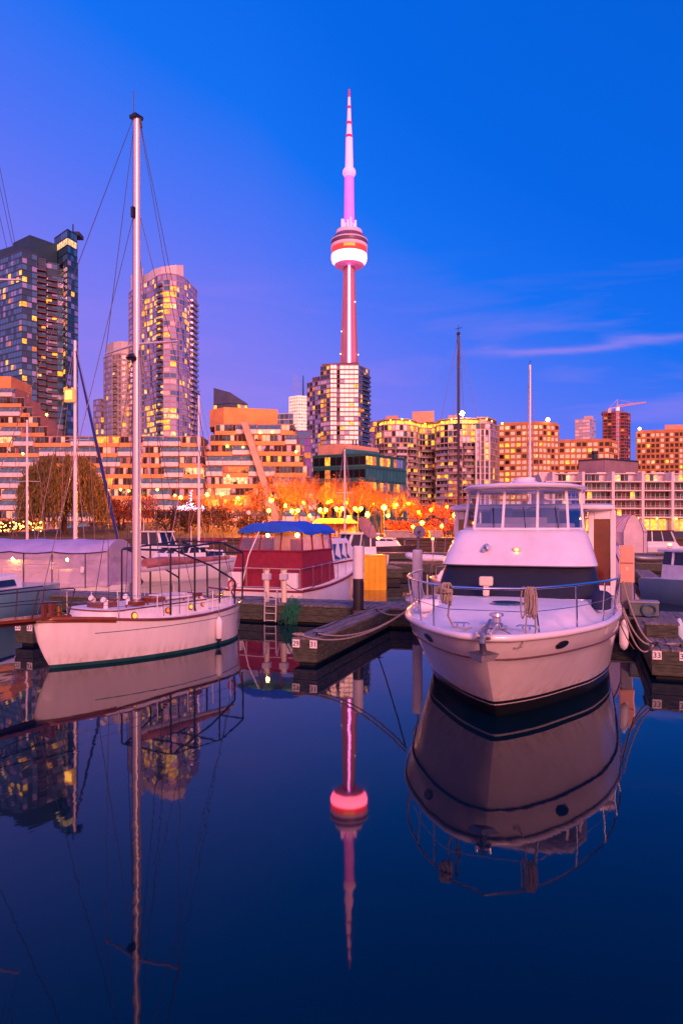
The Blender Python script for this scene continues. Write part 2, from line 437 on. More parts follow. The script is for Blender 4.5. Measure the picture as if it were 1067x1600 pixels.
def P2(*l): return [(ax(px, Y), Y) for px, Y in l]
def ctr(pts): return (sum(p[0] for p in pts) / len(pts), sum(p[1] for p in pts) / len(pts), GZ)

# ---- the communications tower ------------------------------------------------------------
def comm_tower():
    Y = 900; k = Y / F; X = ax(545.5, Y)
    t = thing('communications_tower', 'tall slender concrete tower with round glowing pod and striped antenna', 'tower', (X, Y, 0))
    shaft_m = mat('tower concrete', (.50, .20, .27), .8, var=.08, vs=.05, stretch=(1, 1, .15))
    mag = mat('magenta floodlit cladding', (.72, .30, .62), .6, emit=(1, .06, .62), es=.8, var=.1, vs=.12)  # floodlighting of the upper shaft put into its cladding as emission
    pale = mat('pink lit antenna cladding', (.85, .55, .70), .5, emit=(1, .22, .45), es=1.2, var=.06, vs=.1)  # pink floodlight on antenna and sky pod put in as emission
    ring = mat('white light ring', (1, .9, .95), .5, emit=(1, .085, .17), es=12, var=0)
    strip = mat('white light strip', (1, .9, 1), .5, emit=(1, .17, .72), es=5.5, var=0)
    redl = mat('red light band', (1, .05, .02), .5, emit=(1, .02, .02), es=2.2, var=0)
    amber = mat('amber restaurant glow', (1, .3, .05), .5, emit=(1, .25, .02), es=1.3, var=0)
    redp = mat('glowing red antenna paint', (.6, .01, .08), .5, emit=(.8, .01, .10), es=.45, var=0)  # red bands glow by themselves, their lighting put into the paint
    decks = mat('pod dark cladding', (.16, .07, .16), .4, var=.15, vs=.2)
    rimm = mat('glowing pod rim', (.75, .5, .65), .5, emit=(.9, .4, .6), es=.25, var=0)  # light falling on the rim put in as a faint glow
    zz = lambda py: az(py, Y); hw = lambda px: px * k
    # shaft: three tapering fins round a hexagonal core
    b = MB(); n = 6
    prof = [(zz(828), 20), (zz(700), 16.6), (zz(560), 14.2), (zz(480), 11.2), (zz(412), 9.0)]
    rings = []
    for z, r in prof:
        r = hw(r); rr = []
        for i in range(12):
            a = 2 * PI * i / 12 + R(15); f = 1.0 if i % 2 == 0 else .90
            rr.append((r * f * math.cos(a), r * f * math.sin(a), z))
        rings.append(rr)
    b.loft(rings, True, (True, True)); b.build('shaft', shaft_m, t)
    MB().loft([[(-hw(1.9), -hw(20) - 1, zz(820)), (hw(1.9), -hw(20) - 1, zz(820)), (hw(1.9), -hw(17), zz(820)), (-hw(1.9), -hw(17), zz(820))],
               [(-hw(1.9), -hw(14.2) - .6, zz(560)), (hw(1.9), -hw(14.2) - .6, zz(560)), (hw(1.9), -hw(12), zz(560)), (-hw(1.9), -hw(12), zz(560))],
               [(-hw(1.5), -hw(9) - .5, zz(413)), (hw(1.5), -hw(9) - .5, zz(413)), (hw(1.5), -hw(7), zz(413)), (-hw(1.5), -hw(7), zz(413))]], True, (True, True)).build('light_strip', strip, t)
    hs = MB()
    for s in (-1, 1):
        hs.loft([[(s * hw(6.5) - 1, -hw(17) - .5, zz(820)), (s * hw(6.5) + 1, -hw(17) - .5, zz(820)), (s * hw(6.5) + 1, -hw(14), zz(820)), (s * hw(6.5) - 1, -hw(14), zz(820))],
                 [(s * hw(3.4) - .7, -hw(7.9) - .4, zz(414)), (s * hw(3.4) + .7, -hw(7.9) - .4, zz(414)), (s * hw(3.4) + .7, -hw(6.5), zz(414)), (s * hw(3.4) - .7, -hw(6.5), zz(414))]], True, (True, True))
    hs.build('shaft_shade_rib', mat('shaft shadow rib', (.36, .12, .19), .8, var=.05), t)  # shade of the shaft's grooves put into darker ribs
    lp = lambda rows: [(hw(r), zz(y)) for r, y in rows]
    MB().lathe(lp([(9, 415), (16, 416.5), (22, 414), (26.5, 410), (28, 404), (27.5, 398.5), (26, 397.8)]), 48).build('light_ring', ring, t, smooth=True)
    MB().lathe(lp([(8, 417.5), (20, 417.2), (23, 414.4)]), 40).build('pod_underside', mat('glowing pod underside', (.6, .2, .4), .5, emit=(.9, .12, .4), es=.5, var=0), t, smooth=True)  # light on the underside put in as emission
    MB().lathe(lp([(26.5, 397.7), (27.3, 396), (27.6, 389.2), (26.5, 389)]), 48).build('red_light_band', redl, t, smooth=True)
    b = MB()
    for i in range(7):
        a = R(-90 + (i - 3) * 5); b.box(-1.3, 1.3, -.4, .4, zz(394), zz(389.8), Matrix.Translation((hw(27.6) * math.cos(a), hw(27.6) * math.sin(a), 0)) @ Matrix.Rotation(a + PI / 2, 4, 'Z'))
    b.build('restaurant_window', amber, t)
    MB().lathe(lp([(27.6, 389), (28.6, 387), (28.6, 384.5), (27.8, 384.4)]), 48).build('pod_rim', rimm, t, smooth=True)
    MB().lathe(lp([(27.4, 384.3), (28.6, 380.5), (28.2, 378.4), (26.6, 378.2)]), 48).build('observation_deck', decks, t, smooth=True)
    MB().lathe(lp([(28.4, 378.1), (28.8, 376.8), (27.6, 376), (24, 375.9)]), 48).build('pod_rim', rimm, t, smooth=True)
    MB().lathe(lp([(26, 375.8), (25, 372), (21, 367.5), (19.5, 367.2)]), 48).build('pod_roof', decks, t, smooth=True)
    MB().lathe(lp([(20, 367), (20.4, 364), (20, 361.5), (12, 361)]), 40).build('pod_crown', rimm, t, smooth=True)
    b = MB(); rnd = random.Random(4)
    for i in range(14):
        a = 2 * PI * i / 14; r = hw(rnd.uniform(7, 13)); h_ = rnd.uniform(5, 15)
        b.box(-1.2, 1.2, -1.2, 1.2, zz(361.2), zz(361) + h_, Matrix.Translation((r * math.cos(a), r * math.sin(a), 0)))
        b.tube([(r * math.cos(a), r * math.sin(a), zz(361)), (r * .55 * math.cos(a), r * .55 * math.sin(a), zz(348))], .35, 5)
    b.build('dish_cluster', pale, t)
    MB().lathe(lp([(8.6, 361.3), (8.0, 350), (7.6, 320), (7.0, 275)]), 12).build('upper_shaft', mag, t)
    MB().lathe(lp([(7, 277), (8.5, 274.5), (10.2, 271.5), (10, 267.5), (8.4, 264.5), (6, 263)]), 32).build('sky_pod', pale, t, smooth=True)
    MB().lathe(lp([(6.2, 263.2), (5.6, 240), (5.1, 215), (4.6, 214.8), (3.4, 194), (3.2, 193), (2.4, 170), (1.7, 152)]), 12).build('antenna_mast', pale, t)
    for y0, y1, r in ((215.5, 211.5, 5.6), (194.6, 190.5, 4.2), (170, 166, 3.0), (152, 140, 1.5)):
        MB().lathe(lp([(r, y0), (r * .9, y1)]), 12).build('antenna_band', redp, t)
    for px, py in ((9, 474), (-12, 520), (-13.5, 555), (13.8, 556)):
        MB().ball((hw(px), -hw(8), zz(py)), .6, 8, 6).build('aircraft_light', mat('tiny white beacon', (1, 1, 1), .5, emit=(1, .9, .9), es=6, var=0), t)
comm_tower()

# ---- dark glass tower, top left ------------------------------------------------------------
def dark_tower():
    pts = P2((-45, 336), (35, 312), (58, 317), (59, 321), (72, 323), (73, 326), (99, 330), (100, 326), (106, 322), (122, 328), (122, 362), (-45, 372))
    t = thing('apartment_tower', 'dark blue glass apartment tower with scattered amber windows at the left edge', 'apartment tower', ctr(pts))
    rng = random.Random(11)
    z0, z1 = 0, az(394, 314) - GZ; nf = 45; fh = z1 / nf
    lit = {}
    def pick(e, i, k, nb, n, r):
        key = (e, i // 2, k)
        if r.random() < .075 and k < 42: return r.choice(LITS)
        if e == 0: return r.choice([G_PALE, G_MID, G_MID, G_MID, G_DARK])
        if e in (1, 5, 8): return r.choice([G_MID, G_MID, G_DARK, G_DARK, G_PALE])
        return r.choice([G_DARK, G_DARK, G_DARK, G_MID])
    w1 = tower(t, pts, z0, z1, nf, 2.1, CONCD, mat('tower floor edge', (.05, .06, .10), .5, var=.1, vs=.2), pick, band=.5, rng=rng, mull=.1, sill=.06)
    lx, ly = t.location.xy
    balconies(t, pts[3], pts[4], z0, nf - 1, fh, .04, .96, 1.5, REDB, G_DARK)
    balconies(t, pts[5], pts[6], z0, nf - 2, fh, .05, .6, 1.4, REDB, G_DARK)
    # rooftop plant box, and the taller glazed corner with its lit sign band
    b = MB(); pl = [(x - lx, y - ly) for x, y in P2((21, 328), (47, 319), (90, 330), (64, 342))]
    b.prism(pl, z1 - .4, az(367, 319) - GZ); b.prism([(x - lx, y - ly) for x, y in P2((-45, 346), (24, 328.5), (40, 345), (-20, 362))], z1 - .4, az(385, 330) - GZ)
    b.build('plant_room', mat('dark plant room cladding', (.012, .05, .10), .6, var=.1, vs=.2), t)
    cp = P2((86, 333), (106, 323), (120, 329), (121, 350), (88, 352)); zt = az(360, 324) - GZ
    w2 = tower(t, cp, z1 - .3, zt, 4, 2.2, CONCD, CONCD, lambda e, i, k, nb, n, r: LIT_C if k == 2 else r.choice([G_MID, G_DARK]), band=.4, rng=rng)
    m = MB(); m.tube([(cp[1][0] - lx + 1, cp[1][1] - ly + 4, zt), (cp[1][0] - lx + 1, cp[1][1] - ly + 4, zt + 4)], .3, 5)
    m.box(cp[1][0] - lx - 4, cp[1][0] - lx + 3, cp[1][1] - ly + 6, cp[1][1] - ly + 12, zt - .1, zt + 1.6); m.build('roof_mast', CONCD, t)
    place_windows(t, w1 + w2)
dark_tower()

# ---- curved glass tower with white roof screen ------------------------------------------------
def curved_tower():
    arc = [(240, 361), (247, 357), (256, 354.5), (266, 354), (276, 355.5), (285, 358.5), (292, 363)]
    pts = P2((202, 384), (222, 368), (226, 367.5), (239, 362.5), *arc[1:], (297, 369), (308, 380), (308, 410), (202, 412))
    t = thing('apartment_tower', 'tall apartment tower with curved glass front and white curved roof screen', 'apartment tower', ctr(pts))
    lx, ly = t.location.xy; rng = random.Random(5)
    z1 = az(434, 360) - GZ; nf = 44; fh = z1 / nf
    def pick(e, i, k, nb, n, r):
        p = .07 + (.44 if e in (2, 3, 4, 5, 6) and (k in range(15, 22) or k in range(33, 41)) else 0) + (.14 if e in (8, 9) and k > 12 else 0)
        if r.random() < p: return r.choice([LIT_A, LIT_B, LIT_B, LIT_C])
        if e == 0: return r.choice([G_PALE, G_PALE, G_PINK, G_MID])
        return r.choice([G_MID, G_PALE, G_PALE, G_PALE, G_PINK])
    wallm = mat('mauve cladding', (.50, .33, .38), .7, var=.1, vs=.2)
    w = tower(t, pts, 0, z1, nf, 2.3, wallm, wallm, pick, band=.55, rng=rng, mull=.22)
    balconies(t, pts[4], pts[5], 0, nf - 1, fh, .05, .95, 1.3, REDB, G_MID)
    i = len(pts) - 4
    balconies(t, pts[i], pts[i + 1], 0, nf - 2, fh, .1, .95, 1.4, WPANEL, G_PALE)
    # roof screen
    ring = [(ax(px, Y) - lx, Y - ly) for px, Y in ((213, 386), (232, 374), (241, 370), (252, 367), (264, 366), (276, 367), (287, 371))]
    hts = [434, 427, 420.5, 417, 415, 414, 414]
    b = MB(); rr = []
    for (x, y), hh in zip(ring, hts):
        zt = az(hh, y + ly) - GZ; rr.append([(x, y, z1 - .5), (x, y + .8, z1 - .5), (x, y + .8, zt), (x, y, zt)])
    b.loft(rr, True, (True, True)); b.build('roof_screen', WPANEL, t)
    MB().prism([(x - lx, y - ly) for x, y in P2((205, 386), (224, 375), (224, 395), (205, 398))], z1 - .3, az(429, 385) - GZ).build('plant_room', WPANEL, t)
    place_windows(t, w)
    # lower wings
    pts = P2((163, 392), (176, 385), (190, 383), (205, 386), (205, 415), (163, 415))
    t = thing('apartment_tower', 'lower pink apartment block with white parapet beside the curved glass tower', 'apartment tower', ctr(pts))
    lx, ly = t.location.xy; z1 = az(555, 386) - GZ
    w = tower(t, pts, 0, z1, 31, 2.2, CONC, CONC, lambda e, i, k, nb, n, r: r.choice(LITS) if r.random() < .08 else r.choice([G_PALE, G_PALE, G_PINK, G_PINK]), band=.9, rng=rng, mull=.6)
    balconies(t, pts[1], pts[2], 0, 30, z1 / 31, .2, .6, 1.2, CONC, G_PALE)
    b = MB(); b.prism([(x - lx, y - ly) for x, y in P2((167, 393), (178, 387), (190, 385.5), (204, 388), (204, 410), (167, 410))], z1 - .4, az(534, 387) - GZ)
    b.build('roof_screen', WPANEL, t); place_windows(t, w)
    pts = P2((147, 408), (158, 404), (167, 408), (167, 425), (147, 425))
    t = thing('apartment_block', 'narrow pale apartment block lowest beside the curved tower', 'apartment block', ctr(pts)); z1 = az(624, 405) - GZ
    w = tower(t, pts, 0, z1, 22, 2.2, CONC, CONC, lambda e, i, k, nb, n, r: r.choice(LITS) if r.random() < .15 else r.choice([G_PALE, G_PINK]), band=.5, rng=rng, mull=.3)
    place_windows(t, w)
curved_tower()

# ---- tower in front of the communications tower -----------------------------------------------
def front_tower():
    pts = P2((501, 452), (515, 447), (516, 446), (526, 446), (527, 448), (531, 447), (560, 447), (577, 462), (577, 490), (501, 490))
    t = thing('apartment_tower', 'glass apartment tower with bright pale front standing before the communications tower', 'apartment tower', ctr(pts))
    lx, ly = t.location.xy; rng = random.Random(8); z1 = az(572, 450) - GZ; nf = 35
    bright = mat('sunset reflection glazing', (.85, .72, .66), .3, metal=.3, emit=(1, .62, .42), es=.42, var=.15, vs=.15)  # sunset reflected in the front panes put in as emission
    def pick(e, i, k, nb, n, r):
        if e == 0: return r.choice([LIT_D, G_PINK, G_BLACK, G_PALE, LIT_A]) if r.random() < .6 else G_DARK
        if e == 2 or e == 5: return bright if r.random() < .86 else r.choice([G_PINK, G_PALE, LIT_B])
        if e == 6: return r.choice([LIT_A, LIT_D]) if r.random() < .2 else r.choice([G_DARK, G_MID])
        return r.choice([G_PINK, G_PALE, G_BLACK])
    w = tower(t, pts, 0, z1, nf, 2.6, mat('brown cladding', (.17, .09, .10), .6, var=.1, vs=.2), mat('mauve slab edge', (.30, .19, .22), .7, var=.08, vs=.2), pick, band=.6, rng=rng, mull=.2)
    b = MB(); b.prism([(x - lx, y - ly) for x, y in P2((503, 454), (560, 449), (562, 470), (503, 472))], z1 - .3, az(567.5, 452) - GZ); b.build('plant_room', mat('brown cladding', (0, 0, 0)), t)
    balconies(t, pts[6], pts[7], 0, nf - 1, z1 / nf, .3, .95, 1.6, mat('mauve slab edge', (0, 0, 0)), G_DARK)
    place_windows(t, w)
    pts = P2((480, 462), (501, 453), (501, 488), (480, 488))
    t = thing('apartment_block', 'dark gridded side wing stepping down left of the bright glass tower', 'apartment block', ctr(pts)); z1 = az(597, 458) - GZ
    lx, ly = t.location.xy
    w = tower(t, pts, 0, z1, 31, 2.6, mat('brown cladding', (0, 0, 0)), mat('mauve slab edge', (0, 0, 0)), lambda e, i, k, nb, n, r: r.choice([LIT_D, LIT_A]) if r.random() < .12 else r.choice([G_DARK, G_BLACK, G_PALE, G_PINK]), band=.5, rng=rng, mull=.4)
    b = MB(); b.prism([(x - lx, y - ly) for x, y in P2((488, 462), (500, 458), (500, 470), (488, 470))], z1 - .3, az(588, 458) - GZ); b.build('plant_room', mat('brown cladding', (0, 0, 0)), t)
    place_windows(t, w)
front_tower()

# ---- far things in the middle ---------------------------------------------------------------
def far_middle():
    rng = random.Random(21)
    pts = P2((452, 1010), (466, 1000), (481, 1005), (481, 1040), (452, 1040))
    t = thing('office_tower', 'far white floodlit office tower with antenna beside the glass tower', 'office tower', ctr(pts)); lx, ly = t.location.xy
    z1 = az(619, 1000) - GZ; wl = mat('floodlit white cladding', (.85, .78, .70), .6, emit=(1, .66, .42), es=.55, var=.08, vs=.05)  # floodlighting put into the cladding as emission, no floodlights modelled
    w = tower(t, pts, 0, z1, 40, 4, wl, wl, lambda e, i, k, nb, n, r: CURTAIN if r.random() < .75 else G_PALE, band=2, mull=1, rng=rng)
    place_windows(t, w)
    MB().tube([(ax(472, 1000) - lx, 10, z1 - 1), (ax(472, 1000) - lx, 10, az(580, 1000) - GZ)], [1.4, .7], 6).build('antenna', CONCD, t)
    # steam rising behind it
    sm = bpy.data.materials.new('steam'); sm.use_nodes = True; tt = sm.node_tree; tt.nodes.clear()
    oo = tt.nodes.new('ShaderNodeOutputMaterial'); pv = tt.nodes.new('ShaderNodeVolumePrincipled'); pv.inputs['Density'].default_value = .022
    pv.inputs['Color'].default_value = (1, .9, .95, 1); tt.links.new(pv.outputs[0], oo.inputs['Volume'])
    X = ax(465, 1060); prof = []
    for i in range(9):
        s = i / 8; prof.append((max(.2, 7.5 * math.sin(PI * min(.98, .12 + s * .86)) * (1 + .25 * math.sin(i * 2.3))), az(622, 1060) + s * 40))
    b = MB(); b.loft([[(X - 4 * (j / 8) + r * math.cos(a), 1060 + r * math.sin(a), z) for a in [2 * PI * i / 14 for i in range(14)]] for j, (r, z) in enumerate(prof)], True, (True, True))
    tag(b.build('steam_plume', sm, smooth=True), 'pale pink steam plume rising over the far white tower', 'steam', kind='stuff')
    # slanted glass office top behind the terraces
    Y = 470; pts = P2((334, 472), (360, 466), (387, 472), (387, 500), (334, 500)); t = thing('office_block', 'blue glass office block with slanted roof behind the terraced flats', 'office block', ctr(pts)); lx, ly = t.location.xy
    zr = az(632, Y) - GZ
    w = tower(t, pts, 0, zr, 24, 2.6, G_MID, CONCD, lambda e, i, k, nb, n, r: r.choice([G_MID, G_PALE, LIT_B]) if r.random() < .5 else G_DARK, band=.4, rng=rng)
    place_windows(t, w)
    b = MB(); P = [(x - lx, y - ly) for x, y in pts]; tops = [az(605, Y) - GZ, az(606, Y) - GZ, az(628, Y) - GZ, az(628, Y) - GZ, az(605, Y) - GZ]
    # the roof is a wedge: high on the left, sloping to the right
    vs = [(x, y, zr + .2) for x, y in P] + [(x, y, z) for (x, y), z in zip(P, (az(605, Y) - GZ, az(615, Y) - GZ, az(630, Y) - GZ, az(630, Y) - GZ, az(605, Y) - GZ))]
    b.vf(vs, [(i, (i + 1) % 5, 5 + (i + 1) % 5, 5 + i) for i in range(5)] + [(9, 5, 6), (9, 6, 8), (8, 6, 7), (0, 1, 2, 3, 4)]); b.build('roof', mat('slate blue roof glass', (.06, .08, .16), .25, var=.15, vs=.2), t)
    xx = ax(334, Y) - lx; b = MB(); b.tube([(xx + .3, 3, zr), (xx + .3, 3, az(602, Y) - GZ)], .35, 5); b.build('roof_mast', CONCD, t)
    # small glass block and purple block
    pts = P2((431, 402), (458, 400), (458, 425), (431, 425)); t = thing('office_block', 'low glass office block with bright storey between terraces and white tower', 'office block', ctr(pts)); z1 = az(646, 400) - GZ
    w = tower(t, pts, 0, z1, 20, 2.8, G_MID, WPANEL, lambda e, i, k, nb, n, r: LIT_C if k in (15, 16) else r.choice([G_MID, G_PALE, G_DARK]), band=.4, rng=rng); place_windows(t, w)
    pts = P2((455, 362), (486, 360), (486, 380), (455, 380)); t = thing('office_block', 'small violet block half hidden behind the end of the terraces', 'office block', ctr(pts)); z1 = az(673, 360) - GZ
    vio = mat('violet cladding', (.22, .12, .42), .6, var=.1, vs=.2)
    w = tower(t, pts, 0, z1, 14, 3.2, vio, vio, lambda e, i, k, nb, n, r: r.choice([G_PALE, LIT_D, G_MID]) if r.random() < .5 else None, band=.5, rng=rng); place_windows(t, w)
    pts = P2((576, 482), (596, 480), (596, 500), (576, 500)); t = thing('office_block', 'violet flat roofed block between glass tower and curved flats', 'office block', ctr(pts)); z1 = az(658, 480) - GZ
    w = tower(t, pts, 0, z1, 20, 3.2, vio, vio, lambda e, i, k, nb, n, r: r.choice([G_PALE, LIT_A, G_MID]) if r.random() < .5 else None, band=.6, rng=rng); place_windows(t, w)
far_middle()

# ---- curved apartment house with lit roofline ---------------------------------------------------
def curved_flats():
    front = [(586, 352), (589, 345), (600, 340), (618, 338), (636, 339), (650, 343), (655, 349), (668, 352), (679, 350), (682, 343), (700, 338), (722, 336), (742, 337)]
    pts = P2(*front, (743, 334), (765, 334), (778, 345), (778, 372), (586, 380))
    t = thing('apartment_building', 'wide apartment building with curved balcony bays and glowing lit roofline', 'apartment building', ctr(pts)); lx, ly = t.location.xy
    rng = random.Random(31); z1 = az(664, 340) - GZ; nf = 17; fh = z1 / nf
    clad = mat('brown grey cladding', (.20, .12, .10), .75, var=.12, vs=.2); slab = mat('pale slab edge', (.52, .36, .32), .7, var=.1, vs=.3)
    n1 = len(front) - 1
    def pick(e, i, k, nb, n, r):
        if e >= n1:
            return (r.choice([LIT_B, LIT_A]) if r.random() < .08 else r.choice([G_BLACK, G_PALE, G_DARK])) if (i % 2 == 0) else None
        if r.random() < (.14 if k < 15 else .35): return r.choice([LIT_A, LIT_B, LIT_B, LIT_D])
        return r.choice([G_BLACK, G_BLACK, G_DARK, G_PINK])
    w = tower(t, pts, 0, z1, nf, 2.1, clad, slab, pick, band=.45, proud=.3, mull=.25, rng=rng)
    for e in (1, 2, 3, 4, 6, 7, 9, 10, 11):
        balconies(t, pts[e], pts[e + 1], 0, nf - 3, fh, .06, .94, 1.7, slab, mat('balcony panel', (.24, .16, .16), .4, var=.1), rng=rng) if e % 3 else balconies(t, pts[e], pts[e + 1], 0, nf - 3, fh, .06, .94, 1.4, slab, G_PALE)
    b = MB(); P = [(x - lx, y - ly) for x, y in pts]
    O = offset(P, -2.2); zt = z1 + 2.6
    b.prism(O, z1 - .2, zt); O2 = offset(P, -.8); b.prism(O2, zt + .01, zt + .45); b.build('roof', slab, t)
    # lit penthouse windows under the roof edge
    rl = litmat('roofline glow', (1, .45, .03), 2.4)
    for i in range(n1):
        p, q = Vector(O[i]), Vector(O[i + 1]); d = q - p; m_ = max(1, round(d.length / 3)); rz = math.atan2(d.y, d.x)
        for j in range(m_):
            c = p + d * ((j + .5) / m_); nrm = Vector((d.y, -d.x)).normalized() * .03
            w.append((c.x + nrm.x, c.y + nrm.y, z1 + .5, rz, d.length / m_ * .82, 1.6, rl))
    b = MB(); b.prism([(x - lx, y - ly) for x, y in P2((644, 352), (678, 350), (678, 368), (644, 368))], zt + .4, az(642, 350) - GZ)
    b.prism([(x - lx, y - ly) for x, y in P2((603, 352), (622, 350), (622, 362), (603, 362))], zt + .4, az(649, 350) - GZ)
    b.prism([(x - lx, y - ly) for x, y in P2((700, 352), (716, 350), (716, 362), (700, 362))], zt + .4, az(648, 350) - GZ); b.build('plant_room', STUCCOP, t)
    for px, py in ((594, 663), (610, 657), (628, 655), (640, 658), (664, 662), (690, 660), (705, 655), (760, 655), (768, 658)):
        MB().ball((ax(px, 334) - lx, 334 - ly, az(py, 334) - GZ), .3, 8, 6).build('roof_lamp', LAMPW, t)
    MB().ball((ax(722, 330) - lx, 330 - ly, az(646, 330) - GZ), 1.0, 10, 8).build('floodlight', LAMPX, t)
    bb = MB(); bb.tube([(ax(722, 330) - lx, 330.3 - ly + 4, zt), (ax(722, 330) - lx, 330 - ly, az(650, 330) - GZ)], .2, 5); bb.build('floodlight_pole', CONCD, t)
    # white entrance column bay
    b = MB()
    for px in (743.5, 750, 757, 764): b.box(ax(px, 333.4) - lx - .35, ax(px, 333.4) - lx + .35, 333.2 - ly, 334 - ly, 0, z1 - 3)
    b.build('pilaster', WPANEL, t)
    place_windows(t, w)
curved_flats()

# ---- orange gridded apartment slabs ----------------------------------------------------------
def orange_slabs():
    rng = random.Random(41)
    def slab(pts, top, Y, nf, label, lit=.16, cur=.6, beacon=None, bw=3.0):
        t = thing('apartment_block', label, 'apartment block', ctr(pts), group=None); z1 = az(top, Y) - GZ; lx, ly = t.location.xy
        def pick(e, i, k, nb, n, r):
            x = r.random()
            if x < lit: return r.choice([LIT_B, LIT_B, LIT_A, LIT_C])
            return CURTAIN if x < lit + cur else G_BLACK
        w = tower(t, pts, 0, z1, nf, bw, BRICKO, BRICKO, pick, band=.9, proud=.3, mull=.8, sill=.25, head=.15, rng=rng)
        P = [(x - lx, y - ly) for x, y in pts]; b = MB(); b.prism(offset(P, -.5), z1 + .46, z1 + 1.4); b.build('roof', BRICKO, t)
        if beacon:
            for px, py, s in beacon: MB().ball((ax(px, Y) - lx, Y - ly - .5, az(py, Y) - GZ), s, 10, 8).build('roof_lamp', LAMPW, t)
        place_windows(t, w); return t
    slab(P2((779, 396), (841, 390), (872, 396), (872, 420), (779, 420)), 663, 392, 18, 'orange brick apartment slab with a grid of curtained windows beside the curved flats', beacon=[(855, 656, 1.1), (784, 662, .5)])
    slab(P2((873, 404), (952, 400), (964, 410), (964, 425), (873, 425)), 690, 402, 15, 'lower orange brick apartment slab under the construction tower', .10)
    slab(P2((994, 414), (1060, 408), (1110, 412), (1110, 440), (994, 440)), 675, 410, 18, 'orange brick apartment slab at the right edge behind the white terraces', .08, .35, beacon=[(998, 670, .8)], bw=2.6)
    # rooftop box of the last one stands as its own part: penthouse
    t = [o for o in C.objects if o.get('label', '').startswith('orange brick apartment slab at the right')][0]; lx, ly = t.location.xy
    b = MB(); b.prism([(x - lx, y - ly) for x, y in P2((1038, 418), (1100, 416), (1100, 434), (1038, 434))], az(676, 410) - GZ, az(663, 416) - GZ); b.build('plant_room', STUCCOP, t)
    # far pale glass block
    pts = P2((898, 640), (921, 634), (930, 642), (930, 670), (898, 670)); t = thing('apartment_tower', 'far pale glass block left of the red construction tower', 'apartment tower', ctr(pts)); z1 = az(655, 636) - GZ
    w = tower(t, pts, 0, z1, 32, 3.4, CONC, CONC, lambda e, i, k, nb, n, r: r.choice([LIT_C, LIT_B]) if r.random() < .12 else r.choice([G_PALE, G_PINK, G_PINK]), band=.8, rng=rng); lx, ly = t.location.xy
    b = MB(); b.prism([(x - lx, y - ly) for x, y in P2((912, 644), (926, 644), (926, 660), (912, 660))], z1 - .2, az(650, 644) - GZ); b.build('plant_room', CONC, t); place_windows(t, w)
    # construction tower with its crane
    Y = 700; pts = P2((942, 704), (975, 698), (983, 706), (983, 735), (942, 735)); t = thing('construction_tower', 'red netted concrete tower under construction below a crane', 'tower', ctr(pts)); lx, ly = t.location.xy; z1 = az(645, Y) - GZ
    w = tower(t, pts, 0, z1, 36, 3.6, BRICKR, mat('raw slab edge', (.34, .13, .12), .9, var=.15, vs=.2), lambda e, i, k, nb, n, r: LIT_D if r.random() < .05 else (G_BLACK if r.random() < .6 else None), band=.8, proud=.8, mull=.5, rng=rng); place_windows(t, w)
    b = MB(); rnd = random.Random(3); P = [(x - lx, y - ly) for x, y in pts]
    for i in range(14):
        s = i / 13; x = P[0][0] + (P[1][0] - P[0][0]) * s; y = P[0][1] + (P[1][1] - P[0][1]) * s + .6; b.box(x - .3, x + .3, y, y + .6, z1, z1 + rnd.uniform(1.5, 4))
    b.box(P[0][0] + 3, P[1][0] - 2, P[0][1] + 4, P[0][1] + 14, z1, z1 + 3); b.build('rebar_column', mat('raw slab edge', (0, 0, 0)), t)
    cy = 690; cx = ax(964, cy); zm = az(637, cy)
    t = thing('tower_crane', 'pink lit tower crane reaching over the construction tower', 'crane', (cx, cy, 0)); cm = mat('crane steel', (.75, .45, .5), .5, var=0)
    mb = MB()
    for s in (-1, 1):
        for u in (-1, 1): mb.tube([(s, u, az(825, cy)), (s, u, zm)], .3, 4)
    for i in range(30):
        z = zm - 4 * i; mb.tube([(-1, -1, z), (1, -1, z - 4)], .2, 4); mb.tube([(1, -1, z), (-1, -1, z - 4)], .2, 4)
    mb.build('mast', cm, t)
    jib = MB(); tip = (ax(1008, 720) - cx, 30, az(629, 720)); root = (0, 0, zm + .5)
    a, bq = Vector(root), Vector(tip); back = a - (bq - a).normalized() * 15
    for off in ((-.8, 0, 0), (.8, 0, 0), (0, 0, 1.8)): jib.tube([a + Vector(off), bq + Vector(off) * .3], .3, 4)
    for i in range(20):
        p = a.lerp(bq, i / 20); q = a.lerp(bq, (i + 1) / 20); jib.tube([p + Vector((-.7, 0, 0)), (p + q) / 2 + Vector((0, 0, 1.6 - 1.2 * i / 20)), q + Vector((.7, 0, 0))], .18, 4)
    jib.build('jib', cm, t)
    cj = MB(); cj.bar(a, back, 1.4, .8); cj.box(back.x - 1, back.x + 2, back.y - 1, back.y + 1, back.z - 4, back.z - .4); cj.build('counterweight', cm, t)
    MB().box(-1.4, 1.4, -1.6, .4, zm - 3, zm + .4).build('cab', mat('crane cab glow', (1, .7, .5), .5, emit=(1, .5, .4), es=.8, var=0), t)
    MB().tube([(0, 0, zm), (0, 0, zm + 8)], [.8, .2], 4).build('apex', cm, t)
    st = MB(); st.tube([(0, 0, zm + 8), a.lerp(bq, .7)], .12, 4); st.tube([(0, 0, zm + 8), back], .12, 4); st.build('tie_rod', cm, t)
orange_slabs()
